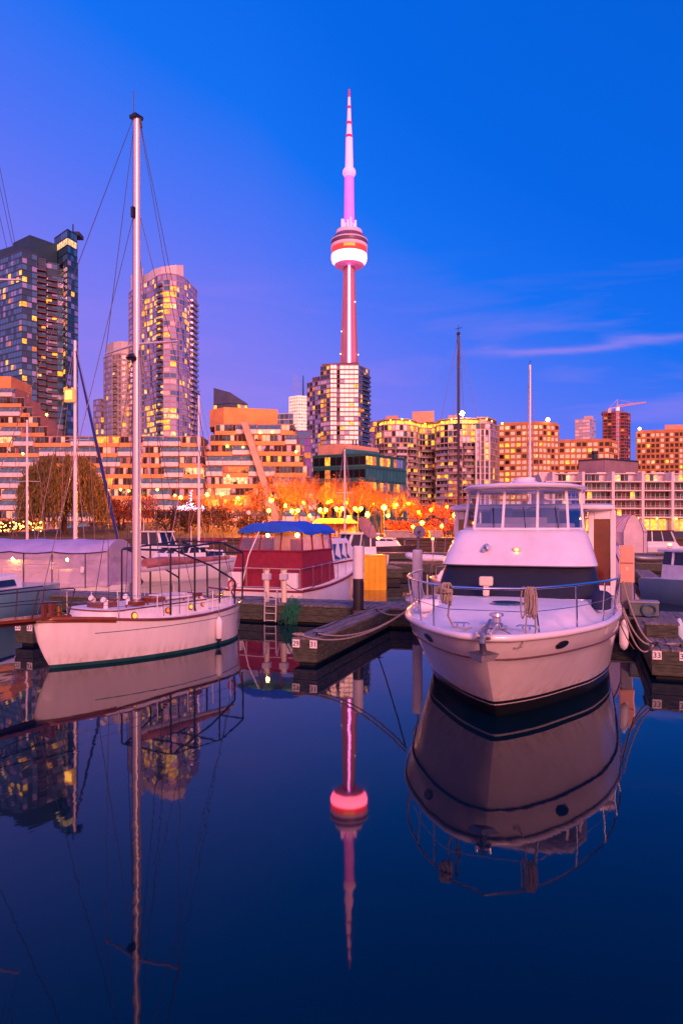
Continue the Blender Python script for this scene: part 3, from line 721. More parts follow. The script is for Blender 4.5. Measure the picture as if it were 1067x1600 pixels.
# ---- teal office building with peach top --------------------------------------------------------
def teal_office():
    pts = P2((490, 226), (571, 218), (634, 236), (634, 262), (490, 262))
    t = thing('office_building', 'dark and teal glazed office building under a peach flat top', 'office building', ctr(pts)); lx, ly = t.location.xy
    rng = random.Random(51); z1 = az(711, 222) - GZ
    teal = mat('teal cladding', (.025, .15, .17), .5, var=.15, vs=.25)
    def pick(e, i, k, nb, n, r):
        if e == 0: return (r.choice([LIT_A, LIT_D]) if r.random() < .22 else G_BLACK)
        return (r.choice([G_PALE, G_PALE, LIT_D, LIT_A]) if (k % 2 == 1 and i % 4 != 3) else None)
    w = tower(t, pts, 0, z1, 6, 1.9, teal, mat('teal trim', (.02, .09, .10), .5, var=.1), pick, band=.5, mull=.12, sill=.5, head=.4, rng=rng)
    P = lambda *l: [(x - lx, y - ly) for x, y in P2(*l)]
    MB().prism(P((497, 232), (536, 226), (591, 240), (591, 256), (497, 256)), z1 + .26, az(694, 228) - GZ).build('roof_block', STUCCOP, t)
    MB().prism(P((537, 224), (592, 234), (592, 238), (537, 229)), z1 + .26, az(702, 226) - GZ).build('roof_screen', teal, t)
    b = MB()
    for px in (551, 556, 562): b.tube([(ax(px, 240) - lx, 240 - ly, z1), (ax(px, 240) - lx, 240 - ly, az(688, 240) - GZ)], .25, 5)
    b.build('vent_pipe', CONCD, t); place_windows(t, w)
    # dark roofed low block on the right
    pts = P2((904, 262), (944, 256), (996, 266), (996, 285), (904, 285)); t = thing('service_block', 'grey boxy plant building with a stub chimney behind the white terraces', 'service block', ctr(pts)); lx, ly = t.location.xy
    z1 = az(719, 258) - GZ; b = MB(); P = [(x - lx, y - ly) for x, y in pts]; gm = mat('mauve grey cladding', (.26, .17, .20), .8, var=.1, vs=.3)
    b.prism(P, -.5, z1)
    for i in range(24):
        s = i / 23; x = P[1][0] + (P[2][0] - P[1][0]) * s; y = P[1][1] + (P[2][1] - P[1][1]) * s; b.box(x - .06, x + .06, y - .12, y + .2, 0, z1 - .1)
    b.build('wall', gm, t); MB().prism(offset(P, .3), z1 + .01, z1 + .5).build('roof', CONCD, t)
    x = ax(948, 262) - lx; MB().lathe([(1.1, z1), (1.0, z1 + 4), (1.3, z1 + 4.1), (1.3, z1 + 5)], 12, (x, 4, 0)).build('chimney', CONCD, t)
teal_office()

# ---- the terraced flats along the park ------------------------------------------------------------
AWN = mat('teal greenhouse glass', (.10, .22, .26), .25, var=.25, vs=.8)
FRAME = mat('dark window frame', (.10, .07, .08), .6, var=0)
def terraces(label, storeys, seed, extra=None):
    """storeys: (x0, x1, front y, z) from the ground up; each has parapets, sunrooms and windows as parts"""
    rng = random.Random(seed)
    xs = [s[0] for s in storeys] + [s[1] for s in storeys]; cx = (min(xs) + max(xs)) / 2; cy = storeys[0][2]
    t = thing('terraced_apartments', label, 'apartment building', (cx, cy, GZ))
    wall = MB(); wins = []; pars = []; rooms = []; divs = []; rails = []
    back = max(s[2] for s in storeys) + 14
    for x0, x1, yf, z in storeys:
        x0 -= cx; x1 -= cx; y = yf - cy; z -= GZ
        wall.box(x0, x1, y + 1.9, y + 13, z - .2, z + 2.95); wall.box(x0 - .1, x1 + .1, y + .23, y + 2.0, z - .22, z - .02)
        x = x0
        while x < x1 - .5:
            l = min(rng.uniform(4.2, 7.5), x1 - x)
            if x1 - x - l < 2.5: l = x1 - x
            kind = rng.random()
            if kind < .60:
                pars.append((x + .02, x + l - .02, y, z))
                if rng.random() < .5: rails.append((x + .05, x + l - .05, y, z))
            else: rooms.append((x + .05, x + l - .05, y - .25, z))
            divs.append((x - .1, x + .1, y, z))
            n = max(1, int(l / 1.0)); cw = l / n
            lit = rng.choice(LITS) if rng.random() < .13 else None
            for i in range(n):
                m = lit if lit and rng.random() < .8 else rng.choice([G_BLACK, G_BLACK, G_BLACK, G_DARK, G_DARK, G_PALE, CURTAIN])
                if rng.random() < .05: continue
                wins.append((x + (i + .5) * cw, y + 1.88, z + .12, 0, cw * .90, 2.55, m))
            x += l
    wall.build('wall', mat('rose brown stucco', (.40, .20, .15), .9, var=.12, vs=.4), t)
    def many(name, items, f, ms, limit=100):
        items = sorted(items, key=lambda q: -(q[1] - q[0]))
        for q in items[:limit]: b = MB(); f(b, *q); b.build(name, ms, t)
        if items[limit:]:
            b = MB(); [f(b, *q) for q in items[limit:]]; tag(b.build(name, ms, t), kind='stuff')
    def par(b, x0, x1, y, z): b.box(x0, x1, y, y + .22, z - .30, z + .78)
    def room(b, x0, x1, y, z):
        b.cur = 0; b.box(x0, x1, y, y + .2, z, z + 1.15); b.box(x0, x0 + .12, y + .2, y + 2.1, z, z + 1.15); b.box(x1 - .12, x1, y + .2, y + 2.1, z, z + 1.15)
        b.cur = 1; b.vf([(x0, y, z + 1.16), (x1, y, z + 1.16), (x1, y + 1.9, z + 2.6), (x0, y + 1.9, z + 2.6), (x0, y + 1.9, z + 1.16), (x1, y + 1.9, z + 1.16)], [(0, 1, 2, 3), (0, 3, 4), (1, 5, 2), (0, 4, 5, 1), (4, 3, 2, 5)])
        b.cur = 2; n = max(2, int((x1 - x0) / 1.2))
        for i in range(n + 1):
            xx = x0 + (x1 - x0) * i / n; b.bar((xx, y - .02, z + 1.18), (xx, y + 1.88, z + 2.63), .09, .06)
    def dv(b, x0, x1, y, z): b.box(x0, x1, y + .3, y + 1.9, z, z + 2.3)
    def hr(b, x0, x1, y, z): b.box(x0, x1, y + .05, y + .1, z + .8, z + .92)
    many('partition', divs, dv, [mat('rose stucco', (.50, .26, .20), .9, var=.1, vs=.4)]); many('handrail', rails, hr, [FRAME])
    many('parapet', pars, par, [STUCCO]); many('sunroom', rooms, room, [WPANEL, AWN, FRAME])
    place_windows(t, wins)
    # planters with shrubs on some terraces
    b = MB(); b2 = MB()
    for k in range(26):
        x0, x1, yf, z = rng.choice(storeys); x = rng.uniform(x0, x1) - cx; y = yf - cy + .55
        b.box(x - .6, x + .6, y - .25, y + .25, z - GZ, z - GZ + .6)
        for q in range(30):
            p = Vector((x + rng.gauss(0, .45), y + rng.gauss(0, .2), z - GZ + .65 + abs(rng.gauss(0, .4)))); s = .18
            u = Vector((rng.gauss(0, 1), rng.gauss(0, 1), rng.gauss(0, 1))).normalized() * s; v = u.orthogonal().normalized() * s
            b2.quad(p - u - v, p + u - v, p + u + v, p - u + v)
    b.build('planter', BRICKO, t); tag(b2.build('planting', mat('terrace planting', (.03, .035, .012), .9, var=0, island=[(.015, .02, .01), (.06, .05, .02), (.10, .05, .02)]), t), kind='stuff')
    if extra: extra(t, cx, cy)
    return t
FHT = 3.0
def mid_storeys():
    out = []
    for k in range(9):
        yf = 186 + 1.5 * k; z = GZ + FHT * k; Y = yf
        x0 = ax(-70, Y); x1 = ax(318 - max(0, (k - 6)) * 3, Y)
        out.append((x0, x1, yf, z))
    for k in range(9, 14):                    # the higher mass at the far left, stepping down to the right
        yf = 186 + 1.5 * k; z = GZ + FHT * k
        out.append((ax(-70, yf), ax((70, 60, 47, 34, 20)[k - 9], yf), yf, z))
    return out
def mid_extra(t, cx, cy):
    MB().box(ax(-40, 214) - cx, ax(18, 208) - cx, 208 - cy, 222 - cy, FHT * 13 - .1, az(588, 208) - GZ).build('stair_tower', STUCCO, t)
    # big heating light and base arcade glow at the foot
    for px, py in ((75, 648), (38, 709), (215, 770), (247, 765), (170, 765), (190, 765), (203, 767)):
        MB().ball((ax(px, 186) - cx, -.6, az(py, 185.4) - GZ), .32, 8, 6).build('wall_lamp', LAMPW, t)
terraces('long terraced flats with orange parapets and glass sunrooms above the willow', mid_storeys(), 61, mid_extra)
def right_storeys():
    out = []
    for k in range(10):
        yf = 182 + 1.5 * k; z = GZ + FHT * k
        r = 505 - 5.2 * k
        out.append((ax(322 if k < 8 else 328 + (k - 8) * 8, yf), ax(r, yf), yf, z))
    return out
def right_extra(t, cx, cy):
    zt = FHT * 10
    b = MB(); pts = [(ax(330, 205), 203), (ax(350, 198), 198), (ax(433, 200), 202), (ax(433, 212), 214), (ax(330, 214), 214)]
    b.prism([(x - cx, y - cy) for x, y in pts], zt - .2, az(638, 200) - GZ); b.build('penthouse', STUCCO, t)
    b = MB(); b.box(ax(402, 200) - cx, ax(411, 200) - cx, 6 + 200 - cy, 9 + 200 - cy, az(640, 203) - GZ - .5, az(636, 203) - GZ); b.build('roof_vent', WPANEL, t)
    # the sloping fin wall that runs down the front
    a0 = (ax(378, 196) - cx, 195 - cy, zt); a1 = (ax(434, 181) - cx, 181 - cy, 0)
    wd = 1.7; b = MB()
    vs = [(a1[0], a1[1], 0), (a1[0] + wd, a1[1], 0), (a0[0] + wd, a0[1], zt), (a0[0], a0[1], zt), (a1[0], a1[1] + 8, 0), (a1[0] + wd, a1[1] + 8, 0), (a0[0] + wd, a0[1] + 6, zt), (a0[0], a0[1] + 6, zt)]
    vs = [(x, y - 1.1, z) for x, y, z in vs]
    b.vf(vs, [(0, 1, 2, 3), (5, 4, 7, 6), (4, 0, 3, 7), (1, 5, 6, 2), (3, 2, 6, 7), (4, 5, 1, 0)]); b.build('fin_wall', STUCCOP, t)
    for px, py in ((346, 695), (372, 697), (400, 673), (420, 672), (463, 710), (358, 747), (275, 776)):
        MB().ball((ax(px, 184) - cx, 182 - cy - .5 + (1.5 if py > 700 else 12), az(py, 190) - GZ), .34, 8, 6).build('wall_lamp', LAMPW, t)
terraces('terraced flats with orange penthouse and sloping fin wall behind the lamps', right_storeys(), 67, right_extra)

# ---- white framed terraced flats on the right ---------------------------------------------------------
def white_flats():
    Y = 236; x0 = ax(862, Y); bay = (ax(957.5, Y) - ax(911, Y)); nb = 7
    t = thing('terraced_apartments', 'white concrete framed flats with deep window bays behind the marina on the right', 'apartment building', (x0, Y, GZ)); rng = random.Random(71)
    fh = (az(752, Y) - az(808, Y)) / 4; zb = az(808, Y) - GZ
    wall = MB(); fr = MB(); wins = []
    wall.box(-2, nb * bay, 2.0, 20, -.5, zb + 4 * fh); wall.box(-2, nb * bay, 5, 20, zb + 4 * fh, az(738, Y) - GZ)
    for k in range(5): fr.box(-2, nb * bay, .05, 2.1, zb + k * fh - .28, zb + k * fh + .12)
    offx = ax(911, Y) - x0
    for i in range(-1, nb):
        x = offx + i * bay; fr.box(x - .45, x + .45, -.05, 5.5, -.4, az(738, Y) - GZ + .2)
        # solid sloping side wall of each top terrace
        fr.vf([(x - .44, 5.4, zb + 4 * fh), (x - .44, 5.4, az(736, Y) - GZ), (x - 3.6, 5.4, az(736, Y) - GZ), (x - 2.4, 4.8, zb + 4 * fh)], [(0, 1, 2, 3)])
        for k in range(4):
            n = 6; cw = (bay - .9) / n
            red = rng.random() < .3
            for j in range(n):
                m = rng.choice(LITS) if rng.random() < .09 else rng.choice([G_BLACK, G_BLACK, G_DARK, mat('plum glazing', (.10, .02, .04), .2, var=0)])
                wins.append((x + .45 + (j + .5) * cw, 1.98, zb + k * fh + .3, 0, cw * .88, fh - .75, m))
            fr.box(x + .46, x + bay - .46, .6, .68, zb + k * fh + .7, zb + k * fh + .8)
        for j in range(5):
            m = rng.choice([LIT_C, LIT_B, G_BLACK, G_DARK, G_PALE]); wins.append((x + .9 + j * 1.35, 4.98, zb + 4 * fh + .3, 0, 1.2, 2.2, m))
        fr.box(x + .46, x + bay - .46, 3.8, 5.0, zb + 4 * fh + 2.7, zb + 4 * fh + 2.95)
        # ground floor arcade, warmly lit
        for j in range(3): wins.append((x + 1.6 + j * 2.8, 1.98, .2, 0, 2.3, zb - .9, LIT_B if rng.random() < .8 else LIT_A))
    wall.build('wall', WPANEL, t); fr.build('frame', mat('white concrete', (.68, .60, .62), .8, var=.08, vs=.4), t)
    for i in range(9): MB().ball((offx + (i - 1.2) * 6.3, -.8, zb - .55), .28, 8, 6).build('wall_lamp', LAMPW, t)
    place_windows(t, wins)
white_flats()

# ------------------------------------------------------------------ trees, shrubs and park lamps
BARK = mat('dark bark', (.05, .03, .022), .9, var=.3, vs=4)
TWIG = mat('autumn twigs', (.14, .05, .02), .9, var=0, island=[(.09, .04, .018), (.20, .08, .03), (.34, .15, .04), (.13, .05, .02)])
WILLOWM = mat('willow leaves', (.1, .06, .02), .8, var=0, island=[(.06, .05, .012), (.13, .09, .02), (.21, .12, .025), (.08, .07, .015)])
DSHRUB = mat('dark shrub leaves', (.03, .02, .02), .9, var=0, island=[(.02, .012, .014), (.05, .02, .018), (.035, .022, .012)])
RED = mat('red leaves', (.2, .03, .02), .9, var=0, island=[(.16, .025, .012), (.30, .06, .015), (.10, .02, .015)])
def leafq(b, p, s, rng, down=0):
    u = Vector((rng.gauss(0, 1), rng.gauss(0, 1), rng.gauss(0, 1) - down)).normalized() * s
    v = u.cross(Vector((rng.gauss(0, 1), rng.gauss(0, 1), rng.gauss(0, 1)))).normalized() * s * .45
    b.vf([p - u, p + v, p + u, p - v], [(0, 1, 2, 3)])
def bare_tree(seed, h, leaves=.5, leafm=TWIG):
    rng = random.Random(seed); tr = MB(); cr = MB()
    def grow(p, d, l, r, lev):
        n = 4; pts = [p]; q = p.copy(); dd = d.copy()
        for i in range(n):
            dd = (dd + Vector((rng.gauss(0, .12), rng.gauss(0, .12), rng.gauss(.03, .06)))).normalized(); q = q + dd * (l / n); pts.append(q)
        rs = [r * (1 - .5 * i / n) for i in range(n + 1)]
        (tr if lev < 2 else cr).tube(pts, rs, 6 if lev < 2 else 3, caps=False)
        if lev >= 4:
            for k in range(3):
                if rng.random() < leaves: leafq(cr, pts[rng.randint(1, n)] + Vector((rng.gauss(0, .12), rng.gauss(0, .12), rng.gauss(0, .12))), rng.uniform(.07, .16), rng)
            return
        m = (4, 4, 5, 5)[lev]
        for k in range(m):
            s = rng.uniform(.45, 1) if lev else rng.uniform(.75, 1)
            i = min(n - 1, int(s * n)); base = pts[i].lerp(pts[i + 1], s * n - i)
            a = rng.uniform(0, 2 * PI); tilt = rng.uniform(.45, .95)
            side = dd.orthogonal().normalized(); side = Quaternion(dd, a) @ side
            nd = (dd * math.cos(tilt) + side * math.sin(tilt) + Vector((0, 0, .12))).normalized()
            grow(base, nd, l * rng.uniform(.58, .78), max(.012, r * .5), lev + 1)
    grow(Vector((0, 0, 0)), Vector((0, 0, 1)), h * .36, h * .022, 0)
    return tr, cr
TREES = {}
def plant_tree(kind, x, y, s, rz, label, group):
    if kind not in TREES:
        seed, h, lv, lm = {'a': (1, 9, .14, TWIG), 'b': (7, 10, .09, TWIG), 'c': (13, 8, .7, RED), 'd': (23, 11, .06, TWIG)}[kind]
        t = thing('bare_tree', label, 'tree', (x, y, ground_z(x, y) - .05), rz, group); tr, cr = bare_tree(seed, h, lv, lm)
        tr.build('trunk', BARK, t, smooth=True); cr.build('crown', lm, t); TREES[kind] = t
    else:
        t = copy_tree(TREES[kind]); t['label'] = label; t['group'] = group
    t.location = (x, y, ground_z(x, y) - .05); t.rotation_euler.z = rz; t.scale = (s, s, s); return t
rng = random.Random(77)
spots = [(440, 120, 'a', 1.15), (462, 112, 'b', 1.0), (486, 118, 'd', 1.0), (505, 110, 'a', .95), (528, 122, 'b', 1.1), (548, 114, 'a', 1.0), (572, 120, 'd', .95), (596, 116, 'b', .9), (618, 126, 'a', .9),
         (640, 130, 'c', .85), (662, 122, 'c', .9), (688, 128, 'c', .95), (706, 134, 'c', .9), (420, 130, 'd', 1.0), (400, 138, 'b', .95), (374, 136, 'a', .9), (352, 144, 'c', .9), (330, 140, 'b', .8),
         (470, 142, 'd', 1.1), (515, 146, 'b', 1.15), (555, 142, 'c', 1.0), (590, 148, 'd', 1.0), (625, 150, 'b', .95), (655, 146, 'a', 1.0), (720, 150, 'b', 1.0), (300, 150, 'd', .9), (235, 150, 'c', .8), (210, 158, 'b', .8), (495, 165, 'a', 1.3), (440, 168, 'b', 1.2), (540, 170, 'd', 1.2), (400, 160, 'c', 1.1)]
for i, (px, Y, k, s) in enumerate(spots):
    where = 'left of the lamps' if px < 430 else 'among the lamps' if px < 610 else 'right of the lamps'
    lab = ('red leaved autumn tree ' if k == 'c' else 'bare twiggy autumn tree ') + where
    if 430 < px < 650: s *= 1.22
    plant_tree(k, ax(px, Y), Y, s * rng.uniform(.92, 1.08), rng.uniform(0, 6.28), lab, ('red trees ' if k == 'c' else 'bare trees ') + where)
def willow():
    Y = 112; x = ax(100, Y); t = thing('willow_tree', 'big brown weeping willow with long hanging strands on the left shore', 'tree', (x, Y, ground_z(x, Y) - .1)); rng = random.Random(5)
    tr = MB(); tr.tube([(0, 0, 0), (.1, 0, 2), (-.1, .1, 4), (.2, 0, 6.5), (0, 0, 9)], [.55, .45, .4, .3, .12], 8)
    cr = MB(); st = []
    for k in range(26):
        a = rng.uniform(0, 2 * PI); r = rng.uniform(2, 5.4); top = Vector((r * math.cos(a), r * math.sin(a), rng.uniform(8, 12.3) - r * .35))
        pts = [Vector((0, 0, rng.uniform(3.5, 6.5)))]; 
        for i in range(1, 6):
            s = i / 5; pts.append(pts[0].lerp(top, s) + Vector((0, 0, 1.6 * math.sin(PI * s))))
        tr.tube(pts, [.2 * (1 - .8 * i / 5) for i in range(6)], 5, caps=False)
    tr.build('trunk', BARK, t, smooth=True)
    clumps = [(rng.uniform(0, 2 * PI), rng.uniform(.3, 1)) for _ in range(60)]
    for k in range(1500):
        a, rr = rng.choice(clumps); a += rng.gauss(0, .12); rr = min(1.05, max(.05, rr + rng.gauss(0, .07)))
        R_ = 6.9 * rr; z = 12.6 * math.sqrt(max(.05, 1 - (rr * .84) ** 2)) + rng.gauss(0, .5)
        p = Vector((R_ * math.cos(a), R_ * math.sin(a), z)); ln = rng.uniform(2.5, min(z - .7, 8.5)) if z > 3.6 else z - .8
        out = Vector((math.cos(a), math.sin(a), 0)) * rng.uniform(.02, .12)
        n = int(ln / .26)
        for i in range(n):
            s = i / max(1, n); q = p + out * (i * .26) - Vector((0, 0, ln * s)) + Vector((rng.gauss(0, .07), rng.gauss(0, .07), 0))
            u = Vector((rng.gauss(0, .25), rng.gauss(0, .25), -1)).normalized() * .26; v = u.cross(Vector((rng.gauss(0, 1), rng.gauss(0, 1), 0))).normalized() * .075
            cr.vf([q - u, q + v, q + u, q - v], [(0, 1, 2, 3)])
    cr.build('crown', WILLOWM, t)
willow()
def shrub(name, px, Y, rx, ry, h, m, label, n=1500, seed=1, cat='shrub', group=None, dz=0):
    rng = random.Random(seed); x = ax(px, Y); t = thing(name, label, cat, (x, Y, ground_z(x, Y) - .1), 0, group); tr = MB(); cr = MB()
    lobes = [(rng.uniform(-.7, .7) * rx, rng.uniform(-.7, .7) * ry, rng.uniform(.35, .75) * h, rng.uniform(.3, .5)) for _ in range(9)]
    for lx, ly, lz, lr in lobes: tr.tube([(lx * .2, ly * .2, 0), (lx * .6, ly * .6, lz * .5), (lx, ly, lz)], [.09, .06, .03], 4, caps=False)
    for k in range(n):
        lx, ly, lz, lr = rng.choice(lobes); v = Vector((rng.gauss(0, 1), rng.gauss(0, 1), rng.gauss(0, 1))).normalized() * (rng.random() ** .4)
        p = Vector((lx + v.x * lr * rx, ly + v.y * lr * ry, max(.1, lz + v.z * lr * h * .8)))
        leafq(cr, p, rng.uniform(.12, .26), rng)
    tr.build('stem', BARK, t); cr.build('foliage', m, t)
sh = [(265, 118, 3.2, 2.4, 4.4, DSHRUB, 'dark bushy shrub left of the light covered tree'), (296, 114, 3, 2.4, 5.0, DSHRUB, 'dark dense shrub under the string of white lights'), (325, 116, 3.4, 2.6, 5.2, DSHRUB, 'tall dark shrub behind the slim mast'),
      (356, 118, 3.4, 2.6, 4.6, DSHRUB, 'dark rounded shrub beside the slim mast'), (392, 122, 3.2, 2.4, 3.2, DSHRUB, 'low dark shrub behind the white globe post'), (214, 120, 3.5, 2.5, 5.5, RED, 'russet bush behind the cutter mast'),
      (190, 118, 3.0, 2.5, 6.0, RED, 'russet bush beside the willow'), (14, 112, 6, 2.4, 3.2, DSHRUB, 'purple dark hedge at the left edge under the willow'), (700, 118, 4, 2.2, 3.0, RED, 'red bush behind the black mast'), (668, 112, 3.5, 2, 2.2, RED, 'low red bush near the stone steps'), (618, 116, 3.0, 2, 2.6, RED, 'small red bush right of the twin lamps')]
for i, (px, Y, rx, ry, h_, m, lab) in enumerate(sh): shrub('shrub', px, Y, rx, ry, h_, m, lab, 1500, 100 + i)
def lit_tree():
    Y = 111; x = ax(300, Y); t = thing('string_light_tree', 'small tree strung with tiny violet white lights above dark shrubs', 'lit tree', (x, Y, ground_z(x, Y))); rng = random.Random(9)
    tr, cr = bare_tree(41, 4.5, .2, DSHRUB); tr.build('trunk', BARK, t); cr.build('crown', DSHRUB, t)
    b = MB()
    for k in range(150):
        if k < 35: p = Vector((rng.gauss(-.1, .12), rng.gauss(0, .3), rng.uniform(4.6, 7.2)))
        else: p = Vector((rng.uniform(-2.0, 2.0) , rng.gauss(-1, .4), 4.3 + rng.gauss(0, .28) - .1 * rng.random()))
        b.ball(p, .05, 5, 3)
    tag(b.build('light_bulb', mat('violet white bulb', (1, .9, 1), .5, emit=(.75, .55, 1), es=5, var=0), t), kind='stuff')
lit_tree()
# lamps: twin globe posts, single globes
POLE = mat('lamp post iron', (.03, .02, .02), .5, var=0)
def lamp_post(px, py, Y, twin, label, group=None, m=LAMPO, r=.24):
    x = ax(px, Y); z = az(py, Y); gz = ground_z(x, Y); h_ = z - gz
    t = thing('street_lamp', label, 'street lamp', (x, Y, gz), 0, group)
    MB().lathe([(.16, 0), (.14, .5), (.07, .6), (.05, h_ - .5), (.07, h_ - .45), (.03, h_ - .4 if twin else h_ - r + .03)], 8).build('post', POLE, t)
    if twin:
        MB().tube([(-.4, 0, h_ - r - .02), (-.38, 0, h_ - .42), (0, 0, h_ - .5), (.38, 0, h_ - .42), (.4, 0, h_ - r - .02)], .035, 6).build('arm', POLE, t)
        for s in (-1, 1): MB().ball((s * .4, 0, h_), r, 12, 8).build('globe', m, t, smooth=True)
    else: MB().ball((0, 0, h_), r, 12, 8).build('globe', m, t, smooth=True)
tw = [(460.5, 798, 102), (504.5, 797, 100), (530, 795, 101), (559.5, 795, 104)]
for i, (px, py, Y) in enumerate(tw):
    lamp_post(px, py, Y, True, 'twin globe street lamp ' + ('farthest left of the row of twin lamps', 'second from the left in the row of twin lamps', 'third from the left in the row of twin lamps', 'farthest right of the row of twin lamps')[i], 'twin globe lamps along the promenade')
sg = [(600, 793, 98, 'bright single globe lamp right of the twin lamps', .32), (574, 804, 97, 'bright low globe lamp beside the big dish', .30), (512, 785, 125, 'small globe lamp high among the bare trees', .22), (424, 782, 112, 'globe lamp left of the twin lamps, higher of two', .26), (420, 798, 110, 'globe lamp left of the twin lamps, lower of two', .24),
      (619, 789, 126, 'small globe lamp behind the right trees, left one', .22), (638, 787, 130, 'small globe lamp behind the right trees', .22), (659, 817, 104, 'low bright globe lamp above the far piling', .28), (673, 797, 128, 'globe lamp among the red trees', .24), (709, 805, 122, 'globe lamp beside the black mast', .24), (283, 777, 128, 'globe lamp behind the string lit tree', .26),
      (324, 773, 134, 'globe lamp above dark shrubs, left of two', .28), (347, 772, 138, 'globe lamp above dark shrubs, right of two', .28), (690, 822, 108, 'low globe lamp beside the red bush', .2), (645, 823, 106, 'low globe lamp near the far steps', .2), (545, 808, 112, 'low globe lamp under the bare trees', .22), (484, 806, 116, 'low globe lamp beside the leftmost bare trunk', .22)]
sg += [(446, 790, 140, 'small far globe lamp behind the leftmost bare tree', .26), (474, 786, 146, 'small far globe lamp behind the first twin lamp', .26), (518, 783, 150, 'tiny far globe lamp high behind the second twin lamp', .26), (541, 786, 144, 'small far globe lamp left of the third tree gap', .26),
       (584, 788, 138, 'small far globe lamp above the bright single globe', .25), (606, 806, 118, 'globe lamp low behind the stone wall', .22), (654, 800, 124, 'small globe lamp left of the red trees', .22), (698, 792, 136, 'small globe lamp high over the red bush', .22), (372, 778, 136, 'small globe lamp left of the unlit globe post', .24)]
for px, py, Y, lab, r in sg: lamp_post(px, py, Y, False, lab, 'single globe lamps in the park', r=r)
lamp_post(388, 801, 96, False, 'white unlit globe lamp post above the blue canopy boat', m=mat('unlit white globe', (.8, .7, .68), .4, var=0), r=.3)
# festoon of amber lights under the willow at the left edge
def festoon():
    b = MB(); bw = MB(); rng = random.Random(3); t = thing('festoon_lights', 'string of amber lights hung low at the far left shore', 'string lights', (ax(20, 98), 98, GZ))
    for row in range(3):
        pts = [(ax(-10 + 10 * i, 98) - ax(20, 98), 0, az(816 + 5 * row + 2 * math.sin(i), 98) - GZ) for i in range(9)]
        bw.tube(pts, .015, 4)
        for i in range(len(pts) - 1):
            for s in (.2, .6):
                p = Vector(pts[i]).lerp(Vector(pts[i + 1]), s); b.ball(p + Vector((rng.gauss(0, .12), rng.gauss(0, .1), rng.gauss(-.1, .14))), rng.uniform(.05, .14), 6, 4)
    for px in (-8, 25, 68): bw.tube([(ax(px, 98) - ax(20, 98), .1, 0), (ax(px, 98) - ax(20, 98), .1, 2.4)], .05, 5)
    bw.build('cable', POLE, t); tag(b.build('bulb', mat('amber bulb', (1, .6, .2), .5, emit=(1, .42, .06), es=14, light=True, var=0), t), kind='stuff')
festoon()
# stone steps, benches and a kiosk roof on the promenade
def stone_blocks():
    for px0, px1, y0, y1, Y, lab in ((601, 640, 832, 850, 88, 'long granite block wall by the quay, left one'), (640, 662, 836, 850, 88.5, 'granite block beside the long granite wall'), (672, 690, 832, 848, 92, 'small granite block below the red trees'), (556, 600, 838, 848, 90, 'low granite wall beside the big dish')):
        b = MB(); x0, x1 = ax(px0, Y), ax(px1, Y); xc = (x0 + x1) / 2; t = tag(b.box(x0 - xc, x1 - xc, 0, 1.5, 0, max(.5, az(y0, Y) - GZ)).box(x0 - xc - .08, x1 - xc + .08, -.08, 1.58, max(.5, az(y0, Y) - GZ) + .005, max(.5, az(y0, Y) - GZ) + .2).build('stone_wall', STONE, bevel=.03, loc=(xc, Y, GZ + .06)), lab, 'stone wall')
stone_blocks()
def kiosk():
    Y = 99; x = ax(523, Y); t = thing('kiosk', 'low park kiosk with hipped orange roof under the twin lamps', 'kiosk', (x, Y + 2, ground_z(x, Y))); hw_ = ax(560, Y) - x
    b = MB(); b.loft([[(-hw_, -1.6, 2.1), (hw_, -1.6, 2.1), (hw_, 1.6, 2.1), (-hw_, 1.6, 2.1)], [(-hw_ * .7, -.2, 2.75), (hw_ * .7, -.2, 2.75), (hw_ * .7, .2, 2.75), (-hw_ * .7, .2, 2.75)]], True, (True, True)); b.build('roof', BRICKO, t)
    for i in range(5): MB().box(-hw_ * .95 + i * hw_ * .475 - .08, -hw_ * .95 + i * hw_ * .475 + .08, -1.4, -1.24, 0, 2.1).build('post', POLE, t)
    MB().box(-hw_ * .9, hw_ * .9, .6, .8, 0, 2.08).build('back_wall', STUCCO, t)
kiosk()
# ------------------------------------------------------------------ hulls
MR = R(-19)                                  # the marina's own direction: fingers run along local +y
HULLBOT = mat('dark boot top', (.012, .014, .02), .35, var=.1, coat=.3)
TEALBOT = mat('teal antifouling', (.01, .085, .10), .6, var=.2, vs=3)
def hull_rows(stem, hb, length, levels, sheer, ncol=34, transom=0.0):
    """levels: absolute z rows, the last one None = the sheer; returns the grids of both sides"""
    ds = [length * (i / ncol) ** 1.7 for i in range(ncol + 1)]
    rows = []
    for z in levels:
        row = []
        for d in ds:
            y0 = stem(z if z is not None else sheer(0)); y = y0 + d * (length - y0) / length
            zz = sheer(y) if z is None else z
            y = stem(zz) + d * (length - transom * max(0, (zz)) - stem(zz)) / length
            row.append((hb(y - stem(zz), zz), y, zz))
        rows.append(row)
    return rows
def hull_mesh(rows, stern=True):
    b = MB()
    for s in (1, -1):
        b.loft([[(x * s, y, z) for x, y, z in r] for r in rows], False)
    if stern:
        n = len(rows); l = [(r[-1][0], r[-1][1], r[-1][2]) for r in rows]; q = [(-x, y, z) for x, y, z in l]
        b.loft([l, q], False)
    return b

